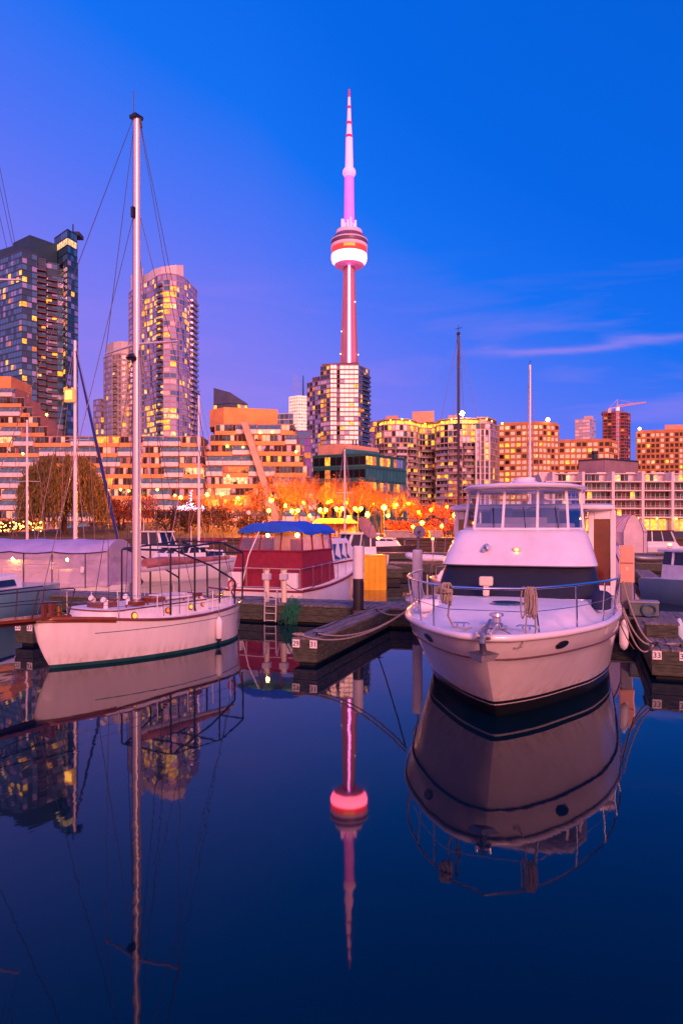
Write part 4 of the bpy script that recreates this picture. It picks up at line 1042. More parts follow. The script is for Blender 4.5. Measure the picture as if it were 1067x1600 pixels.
def stained(name, col, z0, z1, stain=(.42, .33, .22)):
    """painted hull with brown water stains and faint run-down streaks of its own above the boot top"""
    m = mat(name, col, .24, coat=.7, var=.05, vs=1.4, stretch=(1, 1, .3)); tt = m.node_tree; b = tt.nodes['Principled BSDF']
    src = b.inputs['Base Color'].links[0].from_socket
    tc = tt.nodes.new('ShaderNodeTexCoord'); sp = tt.nodes.new('ShaderNodeSeparateXYZ'); tt.links.new(tc.outputs['Object'], sp.inputs[0])
    mp = tt.nodes.new('ShaderNodeMapping'); mp.inputs['Scale'].default_value = (5, 5, .5); tt.links.new(tc.outputs['Object'], mp.inputs[0])
    nz = tt.nodes.new('ShaderNodeTexNoise'); nz.inputs['Scale'].default_value = 1.6; nz.inputs['Detail'].default_value = 8; tt.links.new(mp.outputs[0], nz.inputs['Vector'])
    mr = tt.nodes.new('ShaderNodeMapRange'); mr.inputs[1].default_value = z1; mr.inputs[2].default_value = z0; tt.links.new(sp.outputs[2], mr.inputs[0])
    r = tt.nodes.new('ShaderNodeMapRange'); r.inputs[1].default_value = .42; r.inputs[2].default_value = .75; r.inputs[4].default_value = .75; tt.links.new(nz.outputs[0], r.inputs[0])
    ml = tt.nodes.new('ShaderNodeMath'); ml.operation = 'MULTIPLY_ADD'; ml.inputs[2].default_value = 0; tt.links.new(mr.outputs[0], ml.inputs[0]); tt.links.new(r.outputs[0], ml.inputs[1])
    r2 = tt.nodes.new('ShaderNodeMath'); r2.operation = 'MULTIPLY'; r2.inputs[1].default_value = .16; tt.links.new(r.outputs[0], r2.inputs[0])
    mx0 = tt.nodes.new('ShaderNodeMath'); mx0.operation = 'MAXIMUM'; tt.links.new(ml.outputs[0], mx0.inputs[0]); tt.links.new(r2.outputs[0], mx0.inputs[1])
    mx = tt.nodes.new('ShaderNodeMix'); mx.data_type = 'RGBA'; tt.links.new(mx0.outputs[0], mx.inputs[0]); tt.links.new(src, mx.inputs[6]); mx.inputs[7].default_value = (*stain, 1)
    tt.links.new(mx.outputs[2], b.inputs['Base Color']); return m
# ---- motor yacht, right foreground -----------------------------------------------------------
def motor_yacht():
    t = thing('motor_yacht', 'large white motor yacht moored bow first with raised glazed wheelhouse', 'motor yacht', (2.0, 10.0, 0), MR)
    LEN = 9.4
    wl = smooth_tab([(0, .02), (.6, .52), (1.6, 1.1), (2.3, 1.45), (3.5, 1.76), (4.6, 1.84), (7, 1.84), (12, 1.75)])
    st = smooth_tab([(0, .05), (.12, .40), (.5, .80), (1, 1.16), (2, 1.64), (3, 1.88), (4, 2.0), (6, 2.05), (12, 1.98)])
    stem = lambda z: interp([(-.6, 2.3), (0, 1.36), (.3, 1.02), (.7, .62), (1.1, .24), (1.42, 0)], z)
    sheer = lambda y: 1.42 - .02 * ss(0, 4, y) - .08 * ss(3, 9, y)
    def hb(d, z):
        if d <= 1e-4: return 0.0
        f = max(0, min(1, z / 1.42)); f = f ** 1.1
        v = (interp(wl, d) * (1 - f) + interp(st, d) * f) * .965
        if z > 1.08: v += .018 * ss(1.08, 1.11, z)
        if z < 0: v *= 1 + z * .8
        return max(v, .0)
    lev = [-.5, -.2, 0, .12, .215]; mid = [.255, .31, .40, .55, .75, .95, 1.07, 1.11, 1.25, None]
    hull_mesh(hull_rows(stem, hb, LEN, [.305] + mid[2:], sheer)).build('hull', stained('yacht hull gelcoat', (.80, .74, .76), .3, .62), t, smooth=True)
    hull_mesh(hull_rows(stem, lambda d, z: (hb(d, z) + .003 if d > .01 else 0.0), LEN, lev + [.255, .306], sheer)).build('boot_top', HULLBOT, t, smooth=True)
    hull_mesh(hull_rows(stem, lambda d, z: (hb(d, z) + .008 if d > .01 else 0.0), LEN, [.225, .248], sheer), False).build('boot_stripe', WHITE, t, smooth=True)
    def edge(z, dx, n=40, y0=None, y1=LEN):
        out = []
        for i in range(n + 1):
            s = (i / n) ** 1.5; zz = z(0) if callable(z) else z; ys = stem(min(1.42, zz)) if y0 is None else y0
            y = ys + (y1 - ys) * s; zz = z(y) if callable(z) else z; out.append(Vector((hb(y - stem(min(1.42, zz)), min(1.42, zz)) + dx, y, zz)))
        return out
    def both(e): return [Vector((-p.x, p.y, p.z)) for p in e[::-1]] + [p for p in e][1:]
    MB().tube(both(edge(1.09, .012)), .016, 6).build('rub_rail', mat('brown hull line', (.10, .045, .05), .4, var=0), t, smooth=True)
    e = edge(lambda y: sheer(y) + .01, -.03)
    MB().tube(both(e), .055, 10).build('gunwale', WHITE, t, smooth=True)
    # foredeck with side decks and the raised trunk blended in
    b = MB(); NU, NV = 46, 22; g = []
    for i in range(NU + 1):
        y = .1 + (LEN - .15) * (i / NU); h_ = max(.02, hb(y - stem(1.40), 1.40) - .07); row = []
        for j in range(NV + 1):
            x = h_ * (2 * j / NV - 1)
            z = sheer(y) - .03 + .05 * (1 - (x / h_) ** 2)
            wdt = max(.05, min(1.52, h_ - .36)); tr = ss(1.0, 2.4, y) * (1 - ss(wdt - .16, wdt + .02, abs(x)))
            z += .20 * tr
            row.append((x, y, z))
        g.append(row)
    b.loft(g, False); b.build('deck', DECKW, t, smooth=True, angle=60)
    hz = lambda x, y: sheer(y) + .02 + .20 * ss(1.0, 2.4, y)
    MB().lathe([(.30, 0), (.30, .025), (.26, .04)], 28, (.02, 2.75, hz(0, 2.75) - .005)).build('deck_hatch', mat('blue hatch glass', (.03, .10, .14), .1, var=0, coat=.5), t)
    # superstructure
    def ring(z, yf, hw, yr, depth=1.1, ex=.34, n=26):
        pts = [(-hw, yr, z)]
        for i in range(n + 1):
            a = -PI / 2 + PI * i / n; c, s = max(0, math.cos(a)), math.sin(a)
            pts.append((hw * math.copysign(abs(s) ** ex, s), yf + depth * (1 - c ** ex), z))
        pts.append((hw, yr, z)); return pts
    YR = 8.6
    MB().loft([ring(1.35, 4.12, 1.64, YR), ring(1.60, 4.2, 1.62, YR)], True).build('cabin_base', WHITE, t, smooth=True)
    MB().loft([ring(1.58, 4.19, 1.615, YR), ring(1.9, 4.42, 1.575, YR), ring(2.2, 4.66, 1.52, YR)], True, (False, True)).build('window_cover', mat('dark navy window cover', (.006, .008, .022), .55, var=.15, vs=3, bump=.15, bs=5), t, smooth=True)
    MB().loft([ring(2.19, 4.55, 1.545, YR), ring(2.215, 4.52, 1.565, YR), ring(2.26, 4.57, 1.55, YR), ring(2.60, 4.95, 1.45, YR, 1.0), ring(2.84, 5.25, 1.36, YR, .9), ring(2.91, 5.36, 1.31, YR, .85), ring(2.93, 5.5, 1.25, YR, .8)], True, (True, True)).build('cabin_fairing', WHITE, t, smooth=True)
    # wheelhouse: three front panes, angled side panes
    zb, zt = 2.94, 3.80
    bot = [(-1.30, 8.2), (-1.28, 6.2), (-.98, 5.62), (-.36, 5.50), (.36, 5.50), (.98, 5.62), (1.28, 6.2), (1.30, 8.2)]
    top = [(-1.24, 8.2), (-1.20, 6.5), (-.93, 5.98), (-.35, 5.88), (.35, 5.88), (.93, 5.98), (1.20, 6.5), (1.24, 8.2)]
    for i in range(7):
        a, c = bot[i], bot[i + 1]; d, e2 = top[i + 1], top[i]
        b = MB(); b.vf([(*a, zb), (*c, zb), (*d, zt), (*e2, zt)], [(0, 1, 2, 3)]); b.build('windscreen' if 1 <= i <= 5 else 'side_window', CLEAR, t)
    for i in range(8):
        b = MB(); b.bar((*bot[i], zb), (*top[i], zt), .055, .05); b.build('window_post', WHITE, t, bevel=.01)
    fr = MB(); fr.tube([(*p, zb) for p in bot], .028, 6); fr.tube([(*p, zt) for p in top], .03, 6); fr.build('window_frame', WHITE, t)
    for i in (2, 3, 4):
        a = Vector((*bot[i], zb)).lerp(Vector((*bot[i + 1], zb)), .5); u = Vector((*top[i], zt)).lerp(Vector((*top[i + 1], zt)), .5)
        MB().tube([a + Vector((.12, -.03, .02)), a.lerp(u, .55) + Vector((.06, -.04, 0))], .009, 5).build('wiper', BLACK, t)
    def roofring(z, g): 
        pts = [(-1.24 - g, 8.3), (-1.28 - g, 6.4), (-1.02 - g * .8, 5.72 - g * .6), (-.4, 5.55 - g), (.4, 5.55 - g), (1.02 + g * .8, 5.72 - g * .6), (1.28 + g, 6.4), (1.24 + g, 8.3)]
        return [(x, y, z + .05 * (1 - (x / 1.4) ** 2)) for x, y in pts]
    MB().loft([roofring(3.79, .02), roofring(3.80, .05), roofring(3.84, .07), roofring(3.87, .04), roofring(3.89, -.06)], True, (True, True)).build('hardtop', WHITE, t, smooth=True, angle=50)
    b = MB(); b.lathe([(.30, 3.93), (.31, 4.0), (.24, 4.04), (.24, 4.10), (.02, 4.12)], 24, (0, 6.7, 0)); b.build('radar_base', WHITE, t, smooth=True)
    # inside the wheelhouse
    b = MB(); b.box(-1.1, 1.1, 6.0, 6.5, 2.945, 3.06); b.box(-.5, .5, 6.55, 6.75, 2.945, 3.2); b.build('dashboard', mat('pale dashboard', (.45, .38, .42), .6, var=.1), t, bevel=.03)
    for x in (-.55, .5):
        b = MB(); b.box(x - .25, x + .25, 7.0, 7.1, 2.95, 3.42); b.build('helm_seat', mat('blue grey upholstery', (.10, .14, .22), .7, var=.15), t, bevel=.04)
    b = MB(); b.box(-1.18, 1.18, 8.22, 8.26, 2.95, 3.38); b.build('aft_bulkhead', mat('blue grey canvas', (.10, .15, .22), .8, var=.2, vs=3), t)
    b = MB(); b.tube([(.2 + .17 * math.cos(2 * PI * i / 16), 6.62, 3.25 + .17 * math.sin(2 * PI * i / 16)) for i in range(17)], .014, 5); b.build('steering_wheel', BLACK, t)
    # fittings on the fairing
    b = MB(); b.disc((-.62, 4.90, 2.58), (0, -1, .9), .05, .05, .03, 14); b.tube([(-.62, 4.88, 2.6), (-.55, 4.72, 2.56)], [.03, .05], 10); b.tube([(-.70, 4.90, 2.55), (-.66, 4.74, 2.50)], [.025, .04], 10); b.build('horn', STEEL, t)
    b = MB(); b.box(-.07, .07, 4.80, 4.92, 2.48, 2.56); b.build('navigation_light', mat('cream lamp housing', (.7, .5, .25), .4, var=0), t, bevel=.01); MB().ball((0, 4.79, 2.52), .024, 8, 6).build('lamp_lens', LAMPW, t)
    b = MB(); b.box(1.28, 1.42, 5.1, 5.2, 2.36, 2.44); b.build('vent', BLACK, t, bevel=.01)
    # search light on its pedestal
    s = thing('x', None, None); bpy.data.objects.remove(s)
    b = MB(); b.box(-.13, .13, -.08, .08, .04, .22); b.box(-.06, .06, -.06, .06, -.16, .04); b.build('searchlight', CREAM, t, bevel=.035, loc=(-.50, 3.95, 1.80))
    # pulpit rail
    P = lambda y, dx, z: Vector((hb(max(0, y - stem(1.4)), 1.4) + dx, y, z))
    rail = [P(y, -.02 + .05 * ss(2, 0, y), 2.12 - .06 * ss(1, 5, y)) for y in (4.9, 4.4, 3.8, 3.2, 2.6, 2.0, 1.5, 1.05, .7, .4, .15)]
    rail = [Vector((1.93, 5.2, 1.95))] + rail + [Vector((0, -.08, 2.13))]; full = rail + [Vector((-p.x, p.y, p.z)) for p in rail[::-1]][1:]
    full[0] = Vector((1.93, 5.15, 1.9)); full = [Vector((1.93, 5.2, 1.42))] + full + [Vector((-1.93, 5.2, 1.42))]
    MB().tube(full, .019, 8).build('bow_rail', STEEL, t, smooth=True)
    ys = [.32, 1.15, 2.2, 3.3, 4.4]
    for sgn in (1, -1):
        for k, y in enumerate(ys):
            if sgn == -1 and k == 0: y = .55
            f = P(y + .25, -.12, 1.40); h_ = P(y, -.02 + .05 * ss(2, 0, y), 2.12 - .06 * ss(1, 5, y))
            MB().tube([(sgn * f.x, f.y, f.z), (sgn * h_.x, h_.y, h_.z)], .015, 7).build('stanchion', STEEL, t, smooth=True)
    low = [P(y + .12, -.06, 1.78) for y in (4.4, 3.3, 2.2, 1.15, .5, .2)]
    MB().tube(low + [Vector((-p.x, p.y, p.z)) for p in low[::-1]], .006, 5).build('lifeline', STEEL, t)
    # bow roller and anchor
    b = MB(); b.box(-.11, -.075, -.12, .75, 1.44, 1.53); b.box(.075, .11, -.12, .75, 1.44, 1.53); b.box(-.11, .11, -.05, .75, 1.43, 1.452); b.tube([(-.1, -.08, 1.47), (.1, -.08, 1.47)], .045, 10); b.build('bow_roller', STEEL, t, bevel=.006)
    b = MB(); b.tube([(0, .62, 1.60), (0, .1, 1.535), (0, -.16, 1.50), (0, -.22, 1.40), (0, -.12, 1.26)], [.03, .035, .04, .045, .05], 8)
    b.loft([[(-.22, -.10, 1.24), (0, -.27, 1.22), (.22, -.10, 1.24), (0, .0, 1.27)], [(-.15, -.14, 1.15), (0, -.30, 1.13), (.15, -.14, 1.15), (0, -.03, 1.17)]], True, (True, True)); b.build('anchor', mat('galvanised steel', (.25, .25, .28), .35, metal=.8, var=.2, vs=20), t, smooth=True)
    b = MB(); b.lathe([(.09, 0), (.1, .04), (.07, .06), (.07, .14), (.11, .16), (.1, .2)], 16, (.05, .98, 1.47)); b.box(-.10, .2, .86, 1.12, 1.45, 1.475); b.build('windlass', STEEL, t, smooth=True)
    for x, y in ((-.48, .85), (.5, .85)):
        b = MB(); b.tube([(x - .14, y - .02, 1.50), (x - .1, y, 1.515), (x + .1, y, 1.515), (x + .14, y + .02, 1.50)], .014, 6); b.tube([(x - .05, y, 1.45), (x - .05, y, 1.51)], .014, 6); b.tube([(x + .05, y, 1.45), (x + .05, y, 1.51)], .014, 6); b.build('cleat', STEEL, t)
    # portholes
    for sgn in (1, -1):
        y, z = 1.0, 1.24; d = y - stem(z); p = Vector((hb(d, z), y, z)); ty = Vector((hb(d + .05, z) - hb(d - .05, z), .1, 0)).normalized(); tz = Vector((hb(y - stem(z + .05), z + .05) - hb(y - stem(z - .05), z - .05), 0, .1)).normalized()
        n = ty.cross(tz); n = n if n.x > 0 else -n; n.x *= sgn; p.x *= sgn
        o = MB().disc(p, n, .15, .075, .012, 26).build('porthole', BLACK, t, smooth=True); MB().disc(p + n * .0125, n, .115, .05, .004, 26).build('pane', GLASSD, o)
    # pleated aft hardtop with its two wing doors
    b = MB(); rr = lambda z, g: [(-1.56 - g, 9.3, z), (-1.60 - g, 7.6 - g, z), (-1.4, 7.35 - g, z), (1.5, 7.35 - g, z), (1.76 + g, 7.6 - g, z), (1.72 + g, 9.3, z)]
    b.loft([rr(3.36, .1), rr(3.40, .2), rr(3.48, .2), rr(3.52, .1)], True, (True, True)); b.build('aft_hardtop', WHITE, t, smooth=True)
    for s, WX in ((1, 1.92), (-1, 1.70)):
        b = MB(); b.box(s * 1.44 - .06, s * 1.44 + .06, 7.5, 7.62, 1.4, 3.36); b.box(s * WX - .06, s * WX + .06, 7.5, 7.62, 1.4, 3.36)
        lo, hi = sorted((s * 1.501, s * (WX - .061))); b.box(lo, hi, 7.5, 7.62, 3.16, 3.36); b.box(lo, hi, 7.5, 7.62, 1.4, 1.62); b.box(s * WX - .05, s * WX + .05, 7.63, 9.2, 2.9, 3.36); b.build('wing_frame', WHITE, t, bevel=.02)
        b = MB(); b.box(lo, hi, 7.55, 7.59, 1.621, 3.159); b.build('wing_door', mat('brown door glass', (.12, .022, .01), .12, coat=.8, var=.3, vs=1.2), t)  # orange reflection of the door glass put into its brown colour
    # fenders and rope on deck
    for s, mtl in ((-1, mat('white fender', (.75, .72, .74), .5, var=.05)), (1, NAVY)):
        p = P(3.55 if s > 0 else 2.75, -.30, 1.58); b = MB()
        if s > 0: b.lathe([(.1, -.16), (.17, -.13), (.18, .12), (.12, .18), (.03, .2)], 18, (p.x, p.y + .5, p.z + .02))
        else: b.tube([(-p.x + .25, p.y + .1, p.z - .04), (-p.x - .02, p.y - .02, p.z - .04), (-p.x - .07, p.y - .03, p.z - .04)], [.12, .13, .10], 16)
        fo = b.build('fender', mtl, smooth=True, m2=None) if False else b.build('fender', mtl, smooth=True)
        fo.location = t.matrix_basis.translation; fo.rotation_euler.z = MR
        tag(fo, 'dark blue barrel fender on the motor yacht port side deck' if s > 0 else 'white black ended fender lying on the motor yacht foredeck', 'fender')
        if s < 0: MB().tube([(-p.x - .045, p.y - .025, p.z - .04), (-p.x - .085, p.y - .035, p.z - .04)], [.105, .09], 16).build('end_cap', RUBBER, fo)
    def rope_thing(label, pts_list, r=.016):
        b = MB(); [b.tube(p, r, 7) for p in pts_list]; o = b.build('rope', ROPE, smooth=True); o.location = (2.0, 10.0, 0); o.rotation_euler.z = MR; return tag(o, label, 'rope')
    # coils hung on the rail
    def coil(c, wd, ln, n, rnd, top=.02):
        out = []
        for k in range(n):
            ox, oy = rnd.gauss(0, wd * .30), rnd.gauss(-.035, .018); w2 = wd * rnd.uniform(.18, .42); l2 = ln * rnd.uniform(.86, 1.06); ph = rnd.uniform(-.25, .25)
            out.append([(c.x + ox + w2 * math.sin(a) + ph * .10 * (1 - math.cos(a)) * ln, c.y + oy + .02 * math.sin(2 * a), c.z + top - l2 * (1 - math.cos(a)) / 2) for a in [2 * PI * i / 22 for i in range(23)]])
        return out
    rnd = random.Random(12)
    c = P(.24, .03, 2.12); c.x = -c.x; lst = coil(c, .12, .30, 9, rnd, .05)
    for dz in (-.09, -.06, -.03): lst.append([(c.x + .075 * math.cos(a), c.y - .035 + .05 * math.sin(a), c.z + dz + .015 * math.sin(a + dz * 40)) for a in [2 * PI * i / 14 for i in range(15)]])
    lst.append([(c.x + .03, c.y - .02, 1.9), (c.x - .01, c.y + .08, 1.68), (c.x + .05, c.y + .22, 1.5), (c.x + .22, c.y + .2, 1.475), (c.x + .3, c.y + .35, 1.48)])
    rope_thing('tan rope wound in a thick knot on the yacht bow rail', lst, .0135)
    c = P(.27, .03, 2.12); lst = coil(c, .11, .42, 10, rnd)
    lst.append([(c.x - .04, c.y - .05, 1.72), (c.x - .06, c.y - .02, 1.5), (c.x - .1, c.y - .06, 1.3), (c.x - .2, c.y - .05, 1.27), (c.x - .27, c.y + .05, 1.46), (c.x - .45, c.y + .3, 1.49)])
    lst.append([(c.x + .07, c.y - .04, 1.75), (c.x + .08, c.y + .02, 1.55), (c.x + .06, c.y + .1, 1.47)])
    rope_thing('light rope hanging in long loops from the yacht bow rail', lst, .0105)
motor_yacht()

# ---- white cutter, left foreground ------------------------------------------------------------------
def cutter():
    RZ = R(-30.6); loc = (-6.33, 14.67, 0); LEN = 6.55
    t = thing('sailing_cutter', 'white sailing cutter with tall mast and teak trim moored on the left', 'sailboat', loc, RZ)
    wl = smooth_tab([(0, .01), (.6, .34), (1.4, .72), (2.5, 1.02), (3.6, 1.10), (4.7, .96), (5.5, .58), (6.0, .12), (6.3, .0)])
    st = smooth_tab([(0, .04), (.35, .32), (1, .68), (2, 1.04), (3.2, 1.22), (4.4, 1.18), (5.4, .92), (6.1, .52), (6.5, .12), (6.6, .02)])
    sheer = lambda y: 1.05 - .22 * ss(0, 3.2, y) + .09 * ss(3.5, 6.5, y)
    stem = lambda z: interp([(-.6, 1.0), (0, .42), (.3, .24), (.6, .11), (1.05, 0)], z)
    def hb(d, z):
        if d <= 1e-4: return 0.0
        f = max(0, min(1, z / .95)) ** .8; v = interp(wl, d) * (1 - f) + interp(st, d) * f
        return max(0, v * (1 + min(0, z) * .7))
    mat('white hull paint', (.78, .74, .76), .22, var=.05, vs=.8, coat=.7); hullm = stained('cutter hull paint', (.78, .74, .76), .08, .4)
    hull_mesh(hull_rows(stem, hb, LEN, [.075, .25, .4, .6, .7, .715, .8, None], sheer, 40)).build('hull', hullm, t, smooth=True)
    hull_mesh(hull_rows(stem, lambda d, z: hb(d, z) + .003, LEN, [-.5, -.2, 0, .079], sheer, 40)).build('boot_top', TEALBOT, t, smooth=True)
    hull_mesh(hull_rows(stem, lambda d, z: hb(d, z) + .004 if d > .9 else 0.0, LEN, [.70, .716], sheer, 40), False).build('hull_stripe', mat('teal stripe', (.02, .12, .14), .4, var=0), t)
    def edge(dx, dz, n=44, y0=0, y1=LEN): return [Vector((max(.0, hb(y, .95) + dx), y, sheer(y) + dz)) for y in [y0 + (y1 - y0) * (i / n) for i in range(n + 1)]]
    e = edge(.0, .02)
    MB().tube([Vector((-p.x, p.y, p.z)) for p in e[::-1]] + e[1:], .032, 8).build('cap_rail', TEAK, t, smooth=True)
    b = MB(); g = []
    for i in range(41):
        y = .03 + (LEN - .06) * i / 40; h_ = max(.01, hb(y, .95) - .03)
        g.append([(h_ * (2 * j / 12 - 1), y, sheer(y) - .02 + .05 * (1 - (2 * j / 12 - 1) ** 2)) for j in range(13)])
    b.loft(g, False); b.build('deck', DECKW, t, smooth=True)
    # bulwark teak plank at the bow
    b = MB()
    for s in (1, -1):
        b.loft([[(s * (hb(y, .95) + .006), y, sheer(y) - .05), (s * (hb(y, .95) + .02), y, sheer(y) + .0), (s * (hb(y, .95) + .02), y, sheer(y) + .07), (s * max(0, hb(y, .95) - .05), y, sheer(y) + .07)] for y in [.02 + .1 * i for i in range(15)]], True, (True, True))
    b.build('bulwark', TEAK, t, smooth=True)
    # bowsprit platform
    b = MB(); b.loft([[(-.26, .7, 1.06), (.26, .7, 1.06), (.26, .7, 1.12), (-.26, .7, 1.12)], [(-.24, -.3, 1.08), (.24, -.3, 1.08), (.24, -.3, 1.14), (-.24, -.3, 1.14)], [(-.10, -1.9, 1.12), (.10, -1.9, 1.12), (.10, -1.9, 1.17), (-.10, -1.9, 1.17)]], True, (True, True))
    b.tube([(0, .9, 1.02), (0, -1.95, 1.10)], [.08, .055], 8); b.build('bowsprit', TEAK, t)
    b = MB()
    for x, y, h_ in ((-.12, .35, .30), (.12, .35, .30)): b.box(x - .045, x + .045, y - .045, y + .045, 1.0, 1.1 + h_)
    b.build('mooring_post', TEAK, t, bevel=.01)
    b = MB(); b.lathe([(.09, 0), (.1, .05), (.06, .08), (.06, .2), (.09, .22), (.02, .24)], 14, (0, .62, 1.1)); b.build('windlass', mat('bronze', (.32, .16, .05), .35, metal=.8, var=.1), t, smooth=True)
    pr = MB()
    for s in (1, -1):
        pr.tube([(s * .08, -1.8, 1.18), (s * .12, -1.7, 1.62), (s * .22, -.9, 1.68), (s * .34, -.1, 1.70), (s * .5, .6, 1.70)], .016, 7)
        for y, x in ((-1.0, .17), (-.2, .26), (.55, .42)): pr.tube([(s * x, y - .02, 1.14), (s * (x + .08), y + .08, 1.69)], .016, 7)
        pr.tube([(s * .1, -1.75, 1.42), (s * .26, -.5, 1.44), (s * .45, .5, 1.42)], .01, 6)
    pr.build('pulpit', mat('dark rail', (.06, .05, .08), .25, metal=.6, var=0), t, smooth=True)
    # stanchions and lifelines
    ys = [1.5, 2.4, 3.3, 4.2, 5.1]
    for s in (1, -1):
        for y in ys:
            x = s * (hb(y, .95) - .04); MB().tube([(x, y, sheer(y)), (x * 1.01, y, sheer(y) + .55)], .012, 6).build('stanchion', PAINTW if y > 2 else STEEL, t)
        for dz in (.3, .54):
            MB().tube([(s * .45, .6, sheer(.6) + dz + .05)] + [(s * (hb(y, .95) - .04), y, sheer(y) + dz) for y in ys] + [(s * .62, 5.95, sheer(5.9) + dz)], .005, 5).build('lifeline', STEEL, t)
    # coach roof
    def cr(z, hw, y0, y1, n=10):
        pts = []
        for i in range(n + 1):
            a = PI * i / n; pts.append((-hw * math.cos(a), y0 + .55 * (1 - math.sin(a) ** .7), z + .02 * math.sin(a)))
        hw2 = hw * .92
        return pts + [(hw2, y1, z), (-hw2, y1, z)]
    b = MB(); b.loft([cr(.80, .80, 1.15, 4.55), cr(1.12, .76, 1.2, 4.55), cr(1.16, .73, 1.24, 4.55)], True, (False, True)); b.build('coach_roof', PAINTW, t, smooth=True, angle=35)
    b = MB(); b.tube(cr(1.135, .765, 1.19, 4.56)[:11], .018, 6); b.tube([(.745, 1.7, 1.135), (.70, 4.5, 1.135)], .02, 6); b.tube([(-.745, 1.7, 1.135), (-.70, 4.5, 1.135)], .02, 6); b.build('eyebrow_trim', TEAK, t)
    hd = MB()
    for s in (1, -1):
        hd.tube([(s * .6, 1.9, 1.22), (s * .58, 3.2, 1.22), (s * .56, 4.4, 1.22)], .014, 6)
        for y in (1.95, 2.6, 3.2, 3.8, 4.35): hd.tube([(s * .59, y, 1.16), (s * .59, y, 1.22)], .02, 6)
    hd.build('grab_rail', TEAK, t)
    for i, (y, m) in enumerate(((2.0, 'amber'), (3.05, 'red'), (3.85, 'amber'), (4.3, 'red'))):
        mm = mat(m + ' lit portlight glass', (1, .5, .1), .3, emit=((1, .42, .03) if m == 'amber' else (.9, .06, .03)), es=(1.3 if m == 'amber' else .45), var=0)
        for s in (1, -1):
            x = .775 - .012 * i; r_ = (.085, .07, .075, .05)[i]
            o = MB().disc((s * (x - .012), y, .99 + .012 * i), (s, 0, .1), r_, r_, .035, 20).build('portlight', mat('bronze', (0, 0, 0)), t, smooth=True)
            MB().disc((s * (x + .024), y, .993 + .012 * i), (s, 0, .1), r_ * .72, r_ * .72, .008, 18).build('pane', mm, o)
    def hatch(x, y, w_, l, z, m, nm): MB().box(x - w_ / 2, x + w_ / 2, y, y + l, z, z + .11).build(nm, m, t, bevel=.02)
    hatch(0, 1.55, .5, .45, 1.17, TEAK, 'hatch'); hatch(.45, 2.25, .3, .26, 1.16, TEAK, 'hatch'); hatch(.1, 3.0, .55, .4, 1.17, TEAK, 'hatch')
    hatch(0, 3.55, .75, .9, 1.17, PAINTW, 'sliding_hatch'); hatch(.35, 4.35, .35, .2, 1.2, TEAK, 'hatch')
    for x, y in ((.3, 1.62), (-.25, 1.75), (.15, 2.4)):
        b = MB(); b.tube([(x, y, 1.16), (x, y, 1.32), (x + .02, y - .1, 1.37)], [.055, .05, .065], 10); b.build('cowl_vent', PAINTW, t, smooth=True)
    # cockpit coaming
    b = MB()
    for s in (1, -1): b.loft([[(s * .62, 4.56, .9), (s * .68, 4.56, .9), (s * .68, 4.56, 1.13), (s * .62, 4.56, 1.13)], [(s * .5, 5.7, .88), (s * .56, 5.7, .88), (s * .56, 5.7, 1.08), (s * .5, 5.7, 1.08)]], True, (True, True))
    b.build('cockpit_coaming', PAINTW, t); MB().tube([(0, 6.45, 1.0), (0, 6.3, 1.2), (.02, 5.3, 1.35)], .025, 8).build('tiller', TEAK, t)
    b = MB(); b.tube([(.35 + .13 * math.cos(a), 5.95, 1.38 + .13 * math.sin(a)) for a in [2 * PI * i / 14 for i in range(15)]], .03, 7); b.build('life_ring', mat('red ring buoy', (.5, .02, .02), .5, var=.1), t, smooth=True)
    # black cockpit frame of bent tubes
    b = MB(); r = .024
    for s in (1, -1):
        b.tube([(s * .82, 3.1, .9), (s * .82, 3.1, 2.40), (s * .80, 3.15, 2.44), (s * .72, 4.9, 2.58), (s * .70, 5.05, 2.58), (s * .66, 6.0, 2.30), (s * .65, 6.05, 2.24), (s * .62, 6.05, 1.0)], r, 7)
        b.tube([(s * .80, 3.2, 2.44), (s * .95, 4.4, 2.0), (s * .98, 5.2, 1.62), (s * .98, 5.28, 1.56), (s * .96, 5.3, .95)], r, 7)
        b.tube([(s * .76, 4.0, 2.51), (s * .76, 4.0, .9)], r, 7); b.tube([(s * .71, 5.0, 2.58), (s * .71, 5.0, 1.0)], r * .9, 7)
    for y, z, x in ((3.12, 2.43, .8), (4.0, 2.51, .76), (4.95, 2.585, .71), (6.03, 2.27, .655)): b.tube([(-x, y, z), (x, y, z)], r, 7)
    b.build('cockpit_frame', BLACK, t, smooth=True)
    # mast, spreaders, rigging
    MY = 2.82; ZT = 12.75
    m = MB().tube([(0, MY, 1.15), (0, MY, 6), (0, MY, ZT)], [.098, .093, .08], 16).build('mast', ALU, t, smooth=True)
    MB().lathe([(.16, 1.15), (.15, 1.24), (.11, 1.25)], 16, (0, MY, 0)).build('mast_boot', BLACK, t)
    b = MB(); b.box(-.13, .09, MY - .12, MY + .12, ZT, ZT + .08); b.tube([(-.1, MY, ZT + .06), (-.1, MY, ZT + .7)], .01, 5); b.tube([(.12, MY, ZT), (.16, MY, ZT - .25)], .02, 5); b.lathe([(.06, 0), (.07, .06), (.02, .1)], 10, (-.06, MY, ZT + .08)); b.build('masthead', BLACK, m)
    b = MB(); b.tube([(-1.22, MY + .12, 7.30), (0, MY, 7.36), (1.22, MY + .12, 7.30)], [.022, .032, .022], 7); b.build('spreader', ALU, t)
    b = MB(); b.lathe([(.10, 0), (.13, .05), (.06, .14)], 10, (0, MY - .17, 6.95)); b.tube([(0, MY - .1, 7.1), (0, MY - .17, 7.05)], .03, 6); b.build('steaming_light', BLACK, t)
    b = MB(); b.box(-.04, .04, MY - .16, MY - .08, 10.35, 10.6); b.build('mast_fitting', BLACK, t)
